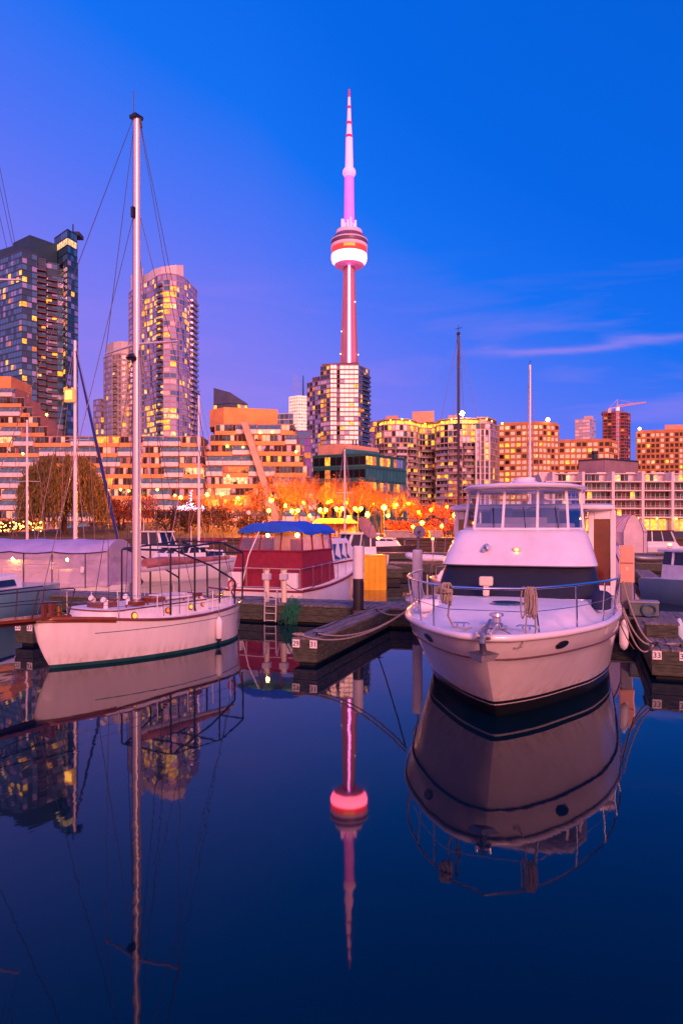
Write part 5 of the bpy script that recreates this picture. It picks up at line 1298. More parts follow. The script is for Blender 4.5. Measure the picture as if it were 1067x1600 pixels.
    wires = [((0, MY - .1, ZT), (0, -1.9, 1.2)), ((0, MY - .08, 10.5), (0, .1, 1.2)), ((0, MY + .1, ZT), (0, 6.5, 1.1))]
    for s in (1, -1):
        wires += [((s * .07, MY, ZT), (s * 1.22, MY + .12, 7.3)), ((s * 1.22, MY + .12, 7.3), (s * 1.18, MY + .2, .95)), ((s * .08, MY, 7.3), (s * 1.18, MY - .3, .95)), ((s * .08, MY, 7.3), (s * 1.2, MY + .75, .95)), ((s * .07, MY + .05, 10.4), (s * 1.12, 5.2, .98))]
    for a, c in wires: MB().tube([a, c], .0085, 5).build('stay', mat('rig wire', (.05, .05, .09), .4, metal=.5, var=0), t)
    b = MB(); b.tube([(.0, MY - .12, 7.0), (.0, MY - .16, 1.3)], .008, 5); b.tube([(.12, MY - .05, 7.2), (.14, MY - .1, 1.3)], .008, 5); b.tube([(-.12, MY, 12.6), (-.16, MY, 1.3)], .008, 5); b.build('halyard', mat('rig wire', (0, 0, 0)), t)
    # boom with furled cover
    b = MB(); b.tube([(0, MY + .1, 1.95), (.05, 4.6, 1.98), (.1, 6.3, 2.05)], [.07, .065, .05], 10); b.build('boom', ALU, t, smooth=True)
    b = MB(); b.tube([(0, MY + .25, 2.08), (.03, 3.6, 2.12), (.06, 4.8, 2.10), (.1, 6.1, 2.12)], [.13, .12, .09, .05], 10); b.build('sail_cover', mat('rose sail cloth', (.42, .16, .17), .85, var=.2, vs=4, bump=.4), t, smooth=True)
    # fender over the side
    y = 4.35; x = hb(y, .5) + .12; f = MB().lathe([(.02, .13), (.05, .16), (.085, .2), (.09, .62), (.05, .68), (.025, .72)], 14, (0, 0, 0)).build('fender', mat('white fender', (0, 0, 0)), smooth=True)
    q = Matrix.Rotation(RZ, 4, 'Z') @ Vector((x, y, 0)); f.location = Vector(loc) + q + Vector((0, 0, .02)); tag(f, 'long white fender hanging on the side of the cutter', 'fender')
    MB().tube([(0, 0, .72), (0, -.02, 1.0)], .008, 5).build('lanyard', ROPE, f); MB().lathe([(.03, .08), (.075, .2), (.02, .21)], 12).build('end_cap', RUBBER, f)
cutter()

# ---- wrapped boats -------------------------------------------------------------------------------------
FILM = None
def film_mat():
    m = bpy.data.materials.new('milky plastic film'); m.use_nodes = True; tt = m.node_tree; tt.nodes.clear()
    o = tt.nodes.new('ShaderNodeOutputMaterial'); p = tt.nodes.new('ShaderNodeBsdfPrincipled'); tr = tt.nodes.new('ShaderNodeBsdfTransparent'); mx = tt.nodes.new('ShaderNodeMixShader')
    p.inputs['Base Color'].default_value = (.55, .48, .70, 1); p.inputs['Roughness'].default_value = .22; tr.inputs[0].default_value = (.85, .75, .85, 1)
    tc = tt.nodes.new('ShaderNodeTexCoord'); nz = tt.nodes.new('ShaderNodeTexNoise'); nz.inputs['Scale'].default_value = 1.3; nz.inputs['Detail'].default_value = 5; nz.inputs['Distortion'].default_value = 1.2
    tt.links.new(tc.outputs['Object'], nz.inputs['Vector']); mr = tt.nodes.new('ShaderNodeMapRange'); mr.inputs[3].default_value = .3; mr.inputs[4].default_value = .85
    tt.links.new(nz.outputs[0], mr.inputs[0]); tt.links.new(mr.outputs[0], mx.inputs[0]); bp = tt.nodes.new('ShaderNodeBump'); bp.inputs['Strength'].default_value = .5; bp.inputs['Distance'].default_value = .1
    tt.links.new(nz.outputs[0], bp.inputs['Height']); tt.links.new(bp.outputs[0], p.inputs['Normal'])
    tt.links.new(tr.outputs[0], mx.inputs[1]); tt.links.new(p.outputs[0], mx.inputs[2]); tt.links.new(mx.outputs[0], o.inputs[0]); return m
FILM = film_mat()
LILAC = mat('lilac canvas', (.40, .36, .60), .75, var=.12, vs=1.2, bump=.3, bs=3)
def tent_boat(loc, rz, ln, wd, ze, zr, label, film=True, roofm=LILAC):
    """a boat lying along local x under a pitched plastic cover"""
    t = thing('covered_boat', label, 'boat', loc, rz); rng = random.Random(int(ln * 100))
    b = MB(); rows = []
    for z, k in ((-.3, .7), (0, .86), (.35, .95), (.62, 1.0)):
        r = []
        for i in range(25):
            s = i / 24; x = ln * (s - .5); w_ = wd / 2 * k * (1 - abs(2 * s - 1) ** 5) ** .6
            r.append((x, -w_, z))
        for i in range(24, -1, -1):
            s = i / 24; x = ln * (s - .5); w_ = wd / 2 * k * (1 - abs(2 * s - 1) ** 5) ** .6; r.append((x, w_ + .001, z))
        rows.append(r)
    b.loft(rows, True, (True, True)); b.build('hull', mat('white hull paint', (0, 0, 0)), t, smooth=True)
    hw = wd / 2 * .98; n = 10; sidep = []; roof = []
    for i in range(n * 3 + 1):
        s = i / (n * 3); x = ln * .94 * (s - .5); sg = .07 * math.sin(PI * (s * n / 2 % 1)) ; w_ = hw * (1 - abs(2 * s - 1) ** 8) ** .5 if 0 < s < 1 else hw * .3
        w_ = max(w_, hw * .55)
        roof.append([(x, w_ * u, ze + .05 + (zr - ze) * (1 - abs(u) ** (2.3 if film else 2.0)) - sg * (.6 + .4 * abs(u))) for u in [j / 8 - 1 for j in range(17)]])
        sidep.append((x, w_, sg))
    b = MB(); b.loft(roof, False); b.build('roof_cover', roofm, t, smooth=True)
    for s in (-1, 1):
        b = MB(); b.loft([[(x, s * w_, .6), (x, s * (w_ - .05 + .03 * math.sin(7 * x)), (.6 + ze) / 2), (x, s * w_, ze + .05 - sg)] for x, w_, sg in sidep], False); b.build('side_curtain', FILM if film else roofm, t, smooth=True)
    for s in (0, -1):
        x, w_, sg = sidep[s]; b = MB(); P_ = [(x, -w_, .6)] + roof[s] + [(x, w_, .6)]; b.vf(P_, [tuple(range(len(P_)))]); b.build('end_curtain', FILM if film else roofm, t)
    fm = mat('dark blue seam', (.02, .02, .09), .6, var=0)
    for k in range(0, n * 3 + 1, 4):
        x, w_, sg = sidep[k]; b = MB(); b.tube([(x, -w_ - .02, .6), (x, -w_ - .02, ze + .05 - sg)] if film else [(x, -w_ - .02, .6), (x, -w_ - .02, ze + .05 - sg), *[(p[0], p[1], p[2] + .012) for p in roof[k]], (x, w_ + .02, ze + .05 - sg), (x, w_ + .02, .6)], .022, 6); b.build('cover_frame', fm, t)
    b = MB(); b.tube([(x, -w_ - .03, ze + .04 - sg) for x, w_, sg in sidep], .022, 6); b.build('cover_seam', fm, t)
    if film:
        for k in range(7):
            x = ln * rng.uniform(-.42, .42); z = rng.uniform(1.2, ze - .25); a = rng.uniform(-.3, .3); w2 = rng.uniform(.05, .12); h2 = rng.uniform(.1, .45)
            b = MB(); b.box(-w2, w2, -.005, .005, -h2 / 2, h2 / 2, Matrix.Translation((x, -hw * .985 - .035, z)) @ Matrix.Rotation(a, 4, 'Y')); b.build('tape_patch', PAINTW, t)
        for x in (-ln * .3, ln * .05, ln * .3):  # lamps added inside the cover for warm blotches through the film
            b = MB(); b.ball((x, -hw * .6, ze - .3), .05, 10, 6); b.build('inner_glow_lamp', mat('inner lamp glow', (1, .8, .5), .5, emit=(1, .42, .05), es=420, light=True, var=0), t, smooth=True)
        b = MB(); b.box(-ln * .36, ln * .3, -wd * .28, wd * .28, .62, 1.25); b.box(-ln * .2, ln * .2, -wd * .25, wd * .25, 1.25, 1.62); b.build('cabin', PAINTW, t, bevel=.08)
    return t
tent_boat((-13.7, 30.4, 0), R(-14), 10.2, 3.6, 1.95, 2.42, 'long boat wrapped in milky plastic film under a lilac roof behind the cutter')
tent_boat((9.05, 25.2, 0), R(71), 7, 2.2, 1.75, 2.62, 'boat under a domed lilac cover just behind the motor yacht', film=False)
tent_boat((ax(988, 62), 64, 0), R(80), 8, 2.9, 2.5, 3.9, 'far white boat with a high lilac arched cover right of the motor yacht', film=False, roofm=mat('pale pink canvas', (.60, .48, .52), .7, var=.1, vs=1))

# ---- trawler with maroon canvas and blue top ---------------------------------------------------------
def trawler():
    t = thing('cabin_cruiser', 'white cabin cruiser with maroon side canvas and bright blue canopy', 'boat', (-2.72, 24.75, 0), MR); t.scale = (1.1, 1.05, 1.08)
    LEN = 8.8; HB = 1.42
    # local y runs forward from the transom here
    bt = smooth_tab([(0, 1.32), (2, 1.42), (4.5, 1.42), (6.5, 1.1), (8, .5), (8.8, .03)])
    sheer = lambda y: .78 + .5 * ss(1, 8.5, y)
    b = MB(); rows = []
    for f, k in ((-.3, .8), (0, .9), (.35, .95), (.7, .985), (1, 1)):
        r = []
        for i in range(31):
            y = LEN * i / 30; z = sheer(y) * f; r.append((interp(bt, y) * (k + (1 - k) * (1 - ss(4, 9, y)) * .5), y - (1 - max(0, f)) * .9 * ss(5, 8.8, y), z))
        rows.append(r)
    for s in (1, -1): b.loft([[(x * s, y, z) for x, y, z in r] for r in rows], False)
    b.loft([[r[0] for r in rows], [(-r[0][0], r[0][1], r[0][2]) for r in rows]], False); b.build('hull', mat('white hull paint', (0, 0, 0)), t, smooth=True)
    st = MB(); e = [(interp(bt, LEN * i / 30) + .006, LEN * i / 30, sheer(LEN * i / 30) * .90) for i in range(30)]
    pts = [(-x, y, z) for x, y, z in e[::-1]] + [(-1.3, -.012, .70), (1.3, -.012, .70)] + e
    st.tube(pts, .035, 6); st.build('hull_stripe', MAROON, t)
    MB().tube([(x + .02, y, z / .9 + .01) for x, y, z in e], .03, 6).build('gunwale', PAINTW, t); 
    b = MB(); g = [[(interp(bt, y) * k, y, sheer(y) - .01 + .04 * (1 - k * k)) for k in (-1, -.5, 0, .5, 1)] for y in [LEN * i / 20 for i in range(21)]]; b.loft(g, False); b.build('deck', DECKW, t, smooth=True)
    MB().box(-.7, .35, -.03, -.005, .22, .52).build('transom_board', mat('blue name board', (.01, .05, .25), .4, var=.1), t, bevel=.004)
    b = MB(); b.box(-1.1, 1.1, -.55, -.03, .12, .2); b.build('swim_platform', TEAK, t, bevel=.01)
    # cockpit enclosure: maroon below, clear vinyl, blue top
    def ringz(z, x, y0, y1): return [(-x, y0, z), (x, y0, z), (x, y1, z), (-x, y1, z)]
    b = MB(); b.loft([ringz(.78, 1.26, .25, 3.4), ringz(1.25, 1.22, .32, 3.4), ringz(1.95, 1.12, .5, 3.4)], True); b.build('side_canvas', MAROON, t)
    b = MB(); b.loft([ringz(1.94, 1.12, .5, 3.5), ringz(2.62, 1.02, .72, 3.5)], True); b.build('vinyl_window', VINYL, t)
    fr = MB()
    for s in (1, -1):
        for y0, y1 in ((.5, .72), (1.5, 1.6), (2.6, 2.6), (3.45, 3.45)): fr.tube([(s * 1.13, y0, 1.9), (s * 1.03, y1, 2.64)], .028, 6)
        fr.tube([(s * .38, .49, 1.92), (s * .35, .71, 2.62)], .025, 6); fr.tube([(s * 1.13, .5, 1.96), (s * 1.13, 3.45, 1.96)], .03, 6)
    fr.tube([(-1.13, .49, 1.96), (1.13, .49, 1.96)], .03, 6); fr.build('canopy_frame', MAROON, t)
    rings = []
    for i in range(9):
        y = .55 + 3.2 * i / 8; h_ = .10 * math.sin(PI * min(1, (i + .6) / 9)); r = []
        for j in range(13):
            u = 2 * j / 12 - 1; r.append((1.16 * u, y, 2.60 + (.25 + h_) * (1 - abs(u) ** 4) + .02 * math.sin(9 * u + i)))
        rings.append(r)
    b = MB(); b.loft(rings, False)
    b.loft([[(x, y, z) for x, y, z in rings[0]], [(x * 1.02, y - .05, 2.58 - .03 * math.sin(6 * x)) for x, y, z in rings[0]]], False)
    for s in (0, -1): b.loft([[r[s] for r in rings], [(r[s][0] * 1.01, r[s][1], 2.50 + .03 * math.sin(4 * r[s][1])) for r in rings]], False)
    b.build('canopy_top', BLUEC, t, smooth=True)
    # white corner lockers and stern rail
    for x in (-1.02, .92): MB().box(x - .22, x + .22, .02, .24, .79, 1.28).build('stern_locker', PAINTW, t, bevel=.03)
    b = MB(); 
    b.tube([(-1.25, .05, .8), (-1.25, .05, 1.42), (1.25, .05, 1.42), (1.25, .05, .8)], .018, 6); b.tube([(1.28, .1, 1.42), (1.36, 2.5, 1.5), (1.36, 4.4, 1.62)], .016, 6)
    for x in (-.6, 0, .6): b.tube([(x, .05, .8), (x, .05, 1.42)], .014, 6)
    for y in (.9, 1.7, 2.5, 3.4, 4.3): b.tube([(1.36, y, .85), (1.36, y, 1.45 + .04 * y)], .013, 6)
    b.build('stern_rail', STEEL, t)
    # forward cabin
    b = MB(); b.loft([ringz(.9, 1.2, 3.4, 7.0), ringz(1.75, 1.1, 3.4, 6.4), ringz(2.3, 1.0, 3.5, 5.6)], True, (False, True)); b.build('cabin', PAINTW, t, bevel=.05)
    for y0, y1 in ((3.75, 4.4), (4.5, 5.1), (5.2, 5.6)):
        b = MB(); b.vf([(1.135, y0, 1.55), (1.125, y1, 1.55), (1.03, y1, 2.12), (1.04, y0, 2.12)], [(0, 1, 2, 3)]); b.build('cabin_window', GLASSD, t)
    MB().tube([(1.15, 3.5, 1.42), (1.17, 6.4, 1.46)], .03, 6).build('cabin_stripe', MAROON, t)
    MB().tube([(-.3, .72, 2.95), (-.6, .2, 1.8), (-.75, .06, .9)], .02, 6).build('boarding_pole', PAINTW, t)
    b = MB(); b.box(-1.0, 1.0, 1.6, 2.6, .8, 1.55); b.build('settee', mat('tan settee', (.45, .25, .10), .8, var=.2), t, bevel=.05)
    MB().box(-1.05, 1.05, 3.3, 3.36, .82, 2.56).build('bulkhead', mat('honey wood bulkhead', (.55, .30, .12), .5, var=.25, vs=2), t)
    MB().box(-.4, .1, 3.27, 3.298, 1.0, 2.3).build('companion_door', TEAK, t)
    b = MB(); b.ball((.3, 2.2, 2.46), .07, 10, 6); b.ball((-.5, 1.5, 2.46), .06, 10, 6); b.build('inner_glow_lamp', mat('inner lamp glow', (1, .8, .5), .5, emit=(1, .42, .05), es=420, light=True, var=0), t)
trawler()
# ---- small sailboats with their masts behind ---------------------------------------------------------
RIG = mat('rig wire', (0, 0, 0))
def small_sailboat(px, Y, ztop, rz, label, ln=7.5, mastm=ALU, mr=.075, cover=None, spr=.55, zbase=1.2, hullm=None, boom=True, extra_blue=False, stays=True):
    """the mast stands at bearing px and distance Y; local y runs aft"""
    X = ax(px, Y); t = thing('small_sailboat', label, 'sailboat', (X, Y, 0), rz, None); hm = hullm or mat('white hull paint', (0, 0, 0))
    f, a = -ln * .42, ln * .58; hb = 1.15
    prof = smooth_tab([(0, .02), (.15, .45), (.4, .95), (.65, 1.0), (.9, .8), (1, .62)])
    b = MB(); rows = []
    for z, k, rk in ((-.3, .6, .8), (0, .82, .5), (.45, .95, .2), (.95, 1, 0)):
        rows.append([(hb * k * interp(prof, i / 24), f + rk + (ln - rk) * i / 24, z + (.12 * (1 - i / 24) if z > .9 else 0)) for i in range(25)])
    for s in (1, -1): b.loft([[(x * s, y, z) for x, y, z in r] for r in rows], False)
    b.loft([[r[-1] for r in rows], [(-r[-1][0], r[-1][1], r[-1][2]) for r in rows]], False)
    b.loft([[(x, y, z) for x, y, z in rows[-1]], [(-x, y, z) for x, y, z in rows[-1]]], False); b.build('hull', hm, t, smooth=True, angle=50)
    b = MB(); b.loft([[(-.6, f + 1.6, .95), (.6, f + 1.6, .95), (.8, a - 2.4, .95), (-.8, a - 2.4, .95)], [(-.45, f + 1.9, 1.35), (.45, f + 1.9, 1.35), (.65, a - 2.5, 1.42), (-.65, a - 2.5, 1.42)]], True, (False, True)); b.build('cabin', PAINTW, t, bevel=.05)
    for s in (1, -1):
        b = MB(); b.vf([(s * .72, f + 2.6, 1.08), (s * .79, a - 2.8, 1.08), (s * .735, a - 2.85, 1.28), (s * .66, f + 2.6, 1.28)], [(0, 1, 2, 3)]); b.build('cabin_window', GLASSD, t)
    MB().tube([(0, 0, zbase), (0, 0, ztop)], [mr, mr * .8], 10).build('mast', mastm, t, smooth=True)
    zs = zbase + (ztop - zbase) * spr; w_ = .75
    MB().tube([(-w_, .1, zs), (0, 0, zs + .04), (w_, .1, zs)], .016, 6).build('spreader', mastm, t)
    b = MB(); b.tube([(0, 0, ztop), (0, 0, ztop + .35)], .01, 5); b.tube([(-.12, 0, ztop + .2), (.14, 0, ztop + .24)], .012, 5); b.box(-.06, .06, -.06, .06, ztop - .04, ztop + .06); b.build('masthead', BLACK, t)
    if stays:
        for p, q in (((0, 0, ztop), (0, f, 1.1)), ((0, 0, ztop), (0, a, 1.0)), ((0, 0, ztop), (w_, .1, zs)), ((0, 0, ztop), (-w_, .1, zs)), ((w_, .1, zs), (1.08, .2, 1.0)), ((-w_, .1, zs), (-1.08, .2, 1.0)), ((0, 0, zs), (1.05, -.5, 1.0)), ((0, 0, zs), (-1.05, -.5, 1.0))):
            MB().tube([p, q], .008 * max(1, Y / 30), 4).build('stay', mat('pale rig wire', (.35, .22, .26), .4, metal=.4, var=0), t)
    if boom:
        MB().tube([(0, .15, 1.9), (0, a - 1.2, 2.0)], .055, 8).build('boom', mastm, t)
        if cover: MB().tube([(0, .2, 2.02), (0, a * .45, 2.08), (0, a - 1.3, 2.06)], [.14, .13, .06], 10).build('sail_cover', cover, t, smooth=True)
    b = MB(); pts = [(0.05, f + .05, 1.6), (.42, f + .9, 1.55)]
    b.tube([(-.42, f + .9, 1.0), (-.42, f + .9, 1.55), (0, f + .05, 1.62), (.42, f + .9, 1.55), (.42, f + .9, 1.0)], .016, 6); b.build('pulpit', STEEL, t)
    b = MB(); b.tube([(-.7, a - .1, 1), (-.7, a - .1, 1.6), (.7, a - .1, 1.6), (.7, a - .1, 1)], .016, 6); b.build('pushpit', STEEL, t)
    return t
roseC = mat('rose sail cloth', (0, 0, 0)); redC = mat('red sail cover', (.35, .03, .02), .85, var=.2, vs=4, bump=.3)
t = small_sailboat(118, 36, az(532, 36), R(-16), 'sailboat behind the wrapped boat with a blue furled sail on its stay', cover=roseC, mr=.10)
X0 = ax(118, 36)
fs = at(186, 850, 33.5) - Vector((X0, 36, 0)); fs.rotate(Matrix.Rotation(R(16), 3, 'Z'))
top_ = Vector((0, 0, az(545, 36)))
MB().tube([top_, top_.lerp(fs, .3), top_.lerp(fs, .8), fs], [.035, .06, .085, .05], 8).build('furled_sail', mat('dark blue sail cover', (.005, .02, .16), .8, var=.2, vs=6), t, smooth=True)
b = MB(); zz = az(617, 35.8); b.box(-.42, .12, -.32, -.12, zz - .36, zz + .3); b.build('mast_lantern', mat('lantern housing', (.6, .3, .12), .5, emit=(1, .42, .06), es=.7, var=0), t, bevel=.03)
b = MB(); b.box(-.34, .04, -.335, -.322, zz - .22, zz + .2); b.build('lantern_glass', mat('lantern glow', (1, .7, .3), .5, emit=(1, .50, .03), es=4, var=0), t)
small_sailboat(43, 40, az(655, 40), R(-10), 'small sailboat with a short mast far left before the willow', mr=.07, cover=redC)
small_sailboat(311, 46, az(617, 46), R(-25), 'sailboat with slim pale mast behind the black cockpit frame', mr=.085, cover=redC, spr=.35)
small_sailboat(538.5, 63, az(702, 63), R(20), 'far sailboat with thin white mast behind the blue canopy boat', mr=.09, cover=None)
small_sailboat(716, 27.5, az(522, 27.5), R(-19), 'sailboat with tall black mast hidden behind the motor yacht', mastm=mat('black mast', (.03, .015, .04), .35, var=0), mr=.062, boom=False, spr=.62)
small_sailboat(827.5, 52, az(570, 52), R(-19), 'sailboat whose white mast rises above the yacht wheelhouse roof', mr=.11, spr=.12)
# left edge boat: only its bow, a spreader end and some stays reach into the picture
def edge_boat():
    t = small_sailboat(-48, 22.0, 14.5, R(-8), 'pale teal hulled sailboat cut by the left edge beside plates 25 and 27', ln=7.0, hullm=mat('pale teal hull', (.16, .36, .44), .3, var=.06, coat=.4), mr=.08, spr=.52, boom=False, stays=False)
    o = Vector(t.location); inv = Matrix.Rotation(R(8), 3, 'Z')
    L_ = lambda px, py, Y: inv @ (at(px, py, Y) - o)
    MB().tube([L_(-48, 437, 22), L_(34, 437, 21.6)], .035, 6).build('spreader', ALU, t)
    for a, c in ((L_(-28, 120, 22), L_(24, 380, 21.3)), (L_(-28, 160, 22), L_(32, 438, 21.6)), (L_(-28, 215, 22), L_(12, 390, 21.4))): MB().tube([a, c], .009, 4).build('stay', RIG, t)
edge_boat()

# ---- small motorboats ----------------------------------------------------------------------------
def small_cruiser(px, Y, rz, label, ln=6.5, hb=1.2, lit=True, canvas=None, hullm=None, ztop=2.3):
    X = ax(px, Y); t = thing('small_cruiser', label, 'motorboat', (X, Y, 0), rz); hm = hullm or mat('white hull paint', (0, 0, 0)); prof = smooth_tab([(0, .02), (.18, .55), (.42, .95), (.7, 1), (1, .92)])
    b = MB(); rows = []
    for z, k, rk in ((-.3, .7, .9), (0, .85, .6), (.5, .97, .2), (.9, 1, 0)): rows.append([(hb * k * interp(prof, i / 20), -ln / 2 + rk + (ln - rk) * i / 20, z + (.2 * (1 - i / 20) if z > .8 else 0)) for i in range(21)])
    for s in (1, -1): b.loft([[(x * s, y, z) for x, y, z in r] for r in rows], False)
    b.loft([[r[-1] for r in rows], [(-r[-1][0], r[-1][1], r[-1][2]) for r in rows]], False); b.loft([rows[-1], [(-x, y, z) for x, y, z in rows[-1]]], False); b.build('hull', hm, t, smooth=True, angle=50)
    y0, y1 = -ln * .18, ln * .32
    b = MB(); b.loft([[(-hb * .8, y0, .95), (hb * .8, y0, .95), (hb * .82, y1, .95), (-hb * .82, y1, .95)], [(-hb * .72, y0 + .4, 1.5), (hb * .72, y0 + .4, 1.5), (hb * .76, y1, 1.5), (-hb * .76, y1, 1.5)]], True); b.build('cabin', PAINTW, t)
    b = MB(); b.loft([[(-hb * .715, y0 + .41, 1.5), (hb * .715, y0 + .41, 1.5), (hb * .755, y1, 1.5), (-hb * .755, y1, 1.5)], [(-hb * .62, y0 + .8, ztop - .1), (hb * .62, y0 + .8, ztop - .1), (hb * .68, y1, ztop - .1), (-hb * .68, y1, ztop - .1)]], True); b.build('cabin_window', GLASSD, t)
    for x in (-.68, 0, .68):
        MB().bar((hb * x * 1.03, y0 + .39, 1.5), (hb * x * .9, y0 + .78, ztop - .1), .08, .05).build('window_post', PAINTW, t)
    for s in (1, -1):
        for k in (0, .4, .8): MB().bar((s * hb * .745, y0 + .5 + k * (y1 - y0 - .5), 1.5), (s * hb * .67, y0 + .85 + k * (y1 - y0 - .9), ztop - .1), .09, .05).build('window_post', PAINTW, t)
    b = MB(); b.box(-hb * .74, hb * .74, y0 + .55, y1 + .3, ztop - .11, ztop); b.build('roof', canvas or PAINTW, t, bevel=.04)
    b = MB(); b.tube([(-hb * .5, -ln / 2 + 1.2, 1.1), (-hb * .5, -ln / 2 + 1.2, 1.65), (0, -ln / 2 + .1, 1.7), (hb * .5, -ln / 2 + 1.2, 1.65), (hb * .5, -ln / 2 + 1.2, 1.1)], .02, 6); b.build('bow_rail', STEEL, t)
    if lit:
        MB().ball((hb * .5, y1 + .4, ztop - .4), .11, 10, 6).build('deck_lamp', LAMPW, t)
    b = MB(); b.tube([(0, y1 - .3, ztop), (0, y1 - .3, ztop + 1.1)], .02, 5); b.build('aerial', PAINTW, t)
    return t
small_cruiser(252, 58, R(60), 'white cabin motorboat with lit stern seen behind the cutter mast', ln=7, ztop=2.6)
small_cruiser(545, 52, R(-60), 'white motorboat behind the blue canopy boat beside the big dish', ln=5.5, ztop=2.5)
small_cruiser(1126, 26.5, R(20), 'blue grey hulled motorboat at the right edge with bow rail', ln=6, hb=1.2, lit=False, hullm=mat('blue grey hull', (.22, .36, .42), .3, var=.06, coat=.4), ztop=2.1)
small_cruiser(1042, 70, R(70), 'dark red topped motorboat far right beyond the lit post', ln=6, lit=True, canvas=MAROON, ztop=2.6)
small_cruiser(270, 40, R(-40), 'pale motorboat hull behind the black cockpit frame', ln=5, lit=False, ztop=1.9)
small_cruiser(612, 72, R(80), 'dark low motorboat by the far quay steps', ln=5, lit=False, hullm=mat('dark hull', (.05, .03, .04), .4, var=.1), ztop=1.8)

# ---- docks ---------------------------------------------------------------------------------------
def dock(name, label, loc, rz, x0, x1, y0, y1, top=.60, along='y', wood=None, floats=True, gap=.012, plank=.16):
    t = thing(name, label, 'dock', loc, rz); b = MB(); rng = random.Random(int(abs(loc[0] * 37 + loc[1] * 11)))
    if along == 'y':                                   # a finger: boards run along it
        n = max(3, round((x1 - x0) / .19)); w_ = (x1 - x0) / n
        for i in range(n): b.box(x0 + i * w_ + gap / 2, x0 + (i + 1) * w_ - gap / 2, y0, y1, top - .05, top + rng.uniform(-.006, .006))
    else:
        n = int((x1 - x0) / plank)
        for i in range(n): b.box(x0 + i * plank + gap / 2, x0 + (i + 1) * plank - gap / 2, y0 - .03, y1 + .03, top - .05, top + rng.uniform(-.006, .006))
    b.build('deck', wood or DOCKW, t)
    b = MB(); e = .02
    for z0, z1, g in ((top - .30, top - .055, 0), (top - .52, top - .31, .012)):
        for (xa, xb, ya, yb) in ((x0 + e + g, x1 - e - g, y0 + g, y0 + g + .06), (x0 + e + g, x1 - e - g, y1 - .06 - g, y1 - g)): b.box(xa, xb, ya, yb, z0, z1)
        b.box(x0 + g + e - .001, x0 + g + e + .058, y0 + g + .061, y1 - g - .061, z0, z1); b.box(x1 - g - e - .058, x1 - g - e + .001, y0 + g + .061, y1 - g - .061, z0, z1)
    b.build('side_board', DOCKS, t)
    if loc[1] < 18:
        b = MB(); n = int((y1 - y0) / .9) + 1
        for i in range(n):
            for xx in (x0 + e + .001, x1 - e - .001):
                for zz in (top - .18, top - .41): b.disc((xx, y0 + .3 + i * .9, zz), (1 if xx > (x0 + x1) / 2 else -1, 0, 0), .022, .022, .012, 8)
        b.build('bolt', GREYM, t)
    b = MB(); b.box(x0 + .12, x1 - .12, y0 + .14, y1 - .14, -.2, top - .1); b.build('float', DOCKD, t)
    return t
def number_plate(parent, txt, x, y, z, size=.15):
    p = MB().box(-.082, .082, -.012, 0, -.085, .085).build('number_plate', mat('white number plate', (.80, .78, .76), .6, var=.05), parent, bevel=.004, loc=(x, y, z))
    text_part(txt, size, mat('dark blue numerals', (.01, .015, .05), .5, var=0), p, (0, -.014, -.003), (PI / 2, 0, 0))
def cleat(parent, x, y, z, rz=0):
    b = MB(); b.tube([(-.13, 0, .05), (-.08, 0, .065), (.08, 0, .065), (.13, 0, .05)], .016, 7); b.box(-.05, -.02, -.02, .02, 0, .06); b.box(.02, .05, -.02, .02, 0, .06); b.build('cleat', BLACK, parent, loc=(x, y, z), rz=rz)
f1 = dock('finger_dock', 'narrow finger dock with number plates 29 and 31 on its end', (-1.07, 15.4, 0), MR, 0, .60, 0, 5.97)
number_plate(f1, '29', .10, -.001, .475); number_plate(f1, '31', .50, -.001, .475); cleat(f1, .08, .16, .605, R(30)); cleat(f1, .48, .35, .605); cleat(f1, .5, 5.0, .605); 
f2 = dock('finger_dock', 'finger dock with number plates 33 and 35 on its end at the right', (6.05, 14.0, 0), MR, 0, .74, 0, 4.95)
number_plate(f2, '33', .12, -.001, .475); number_plate(f2, '35', .60, -.001, .475); cleat(f2, .10, .30, .605, R(50)); cleat(f2, .62, .35, .605, R(20))
f3 = dock('finger_dock', 'finger dock end with number plates 25 and 27 beside the cutter bow', (-8.2, 17.9, 0), MR, 0, .60, 0, 6.3)
number_plate(f3, '25', .12, -.001, .475); number_plate(f3, '27', .49, -.001, .475); cleat(f3, .3, .3, .605, R(40))
main = dock('main_dock', 'long plank walkway dock running across behind the moored boats', (-1.07, 15.4, 0), MR, -18, 16, 6.0, 7.7, along='x')
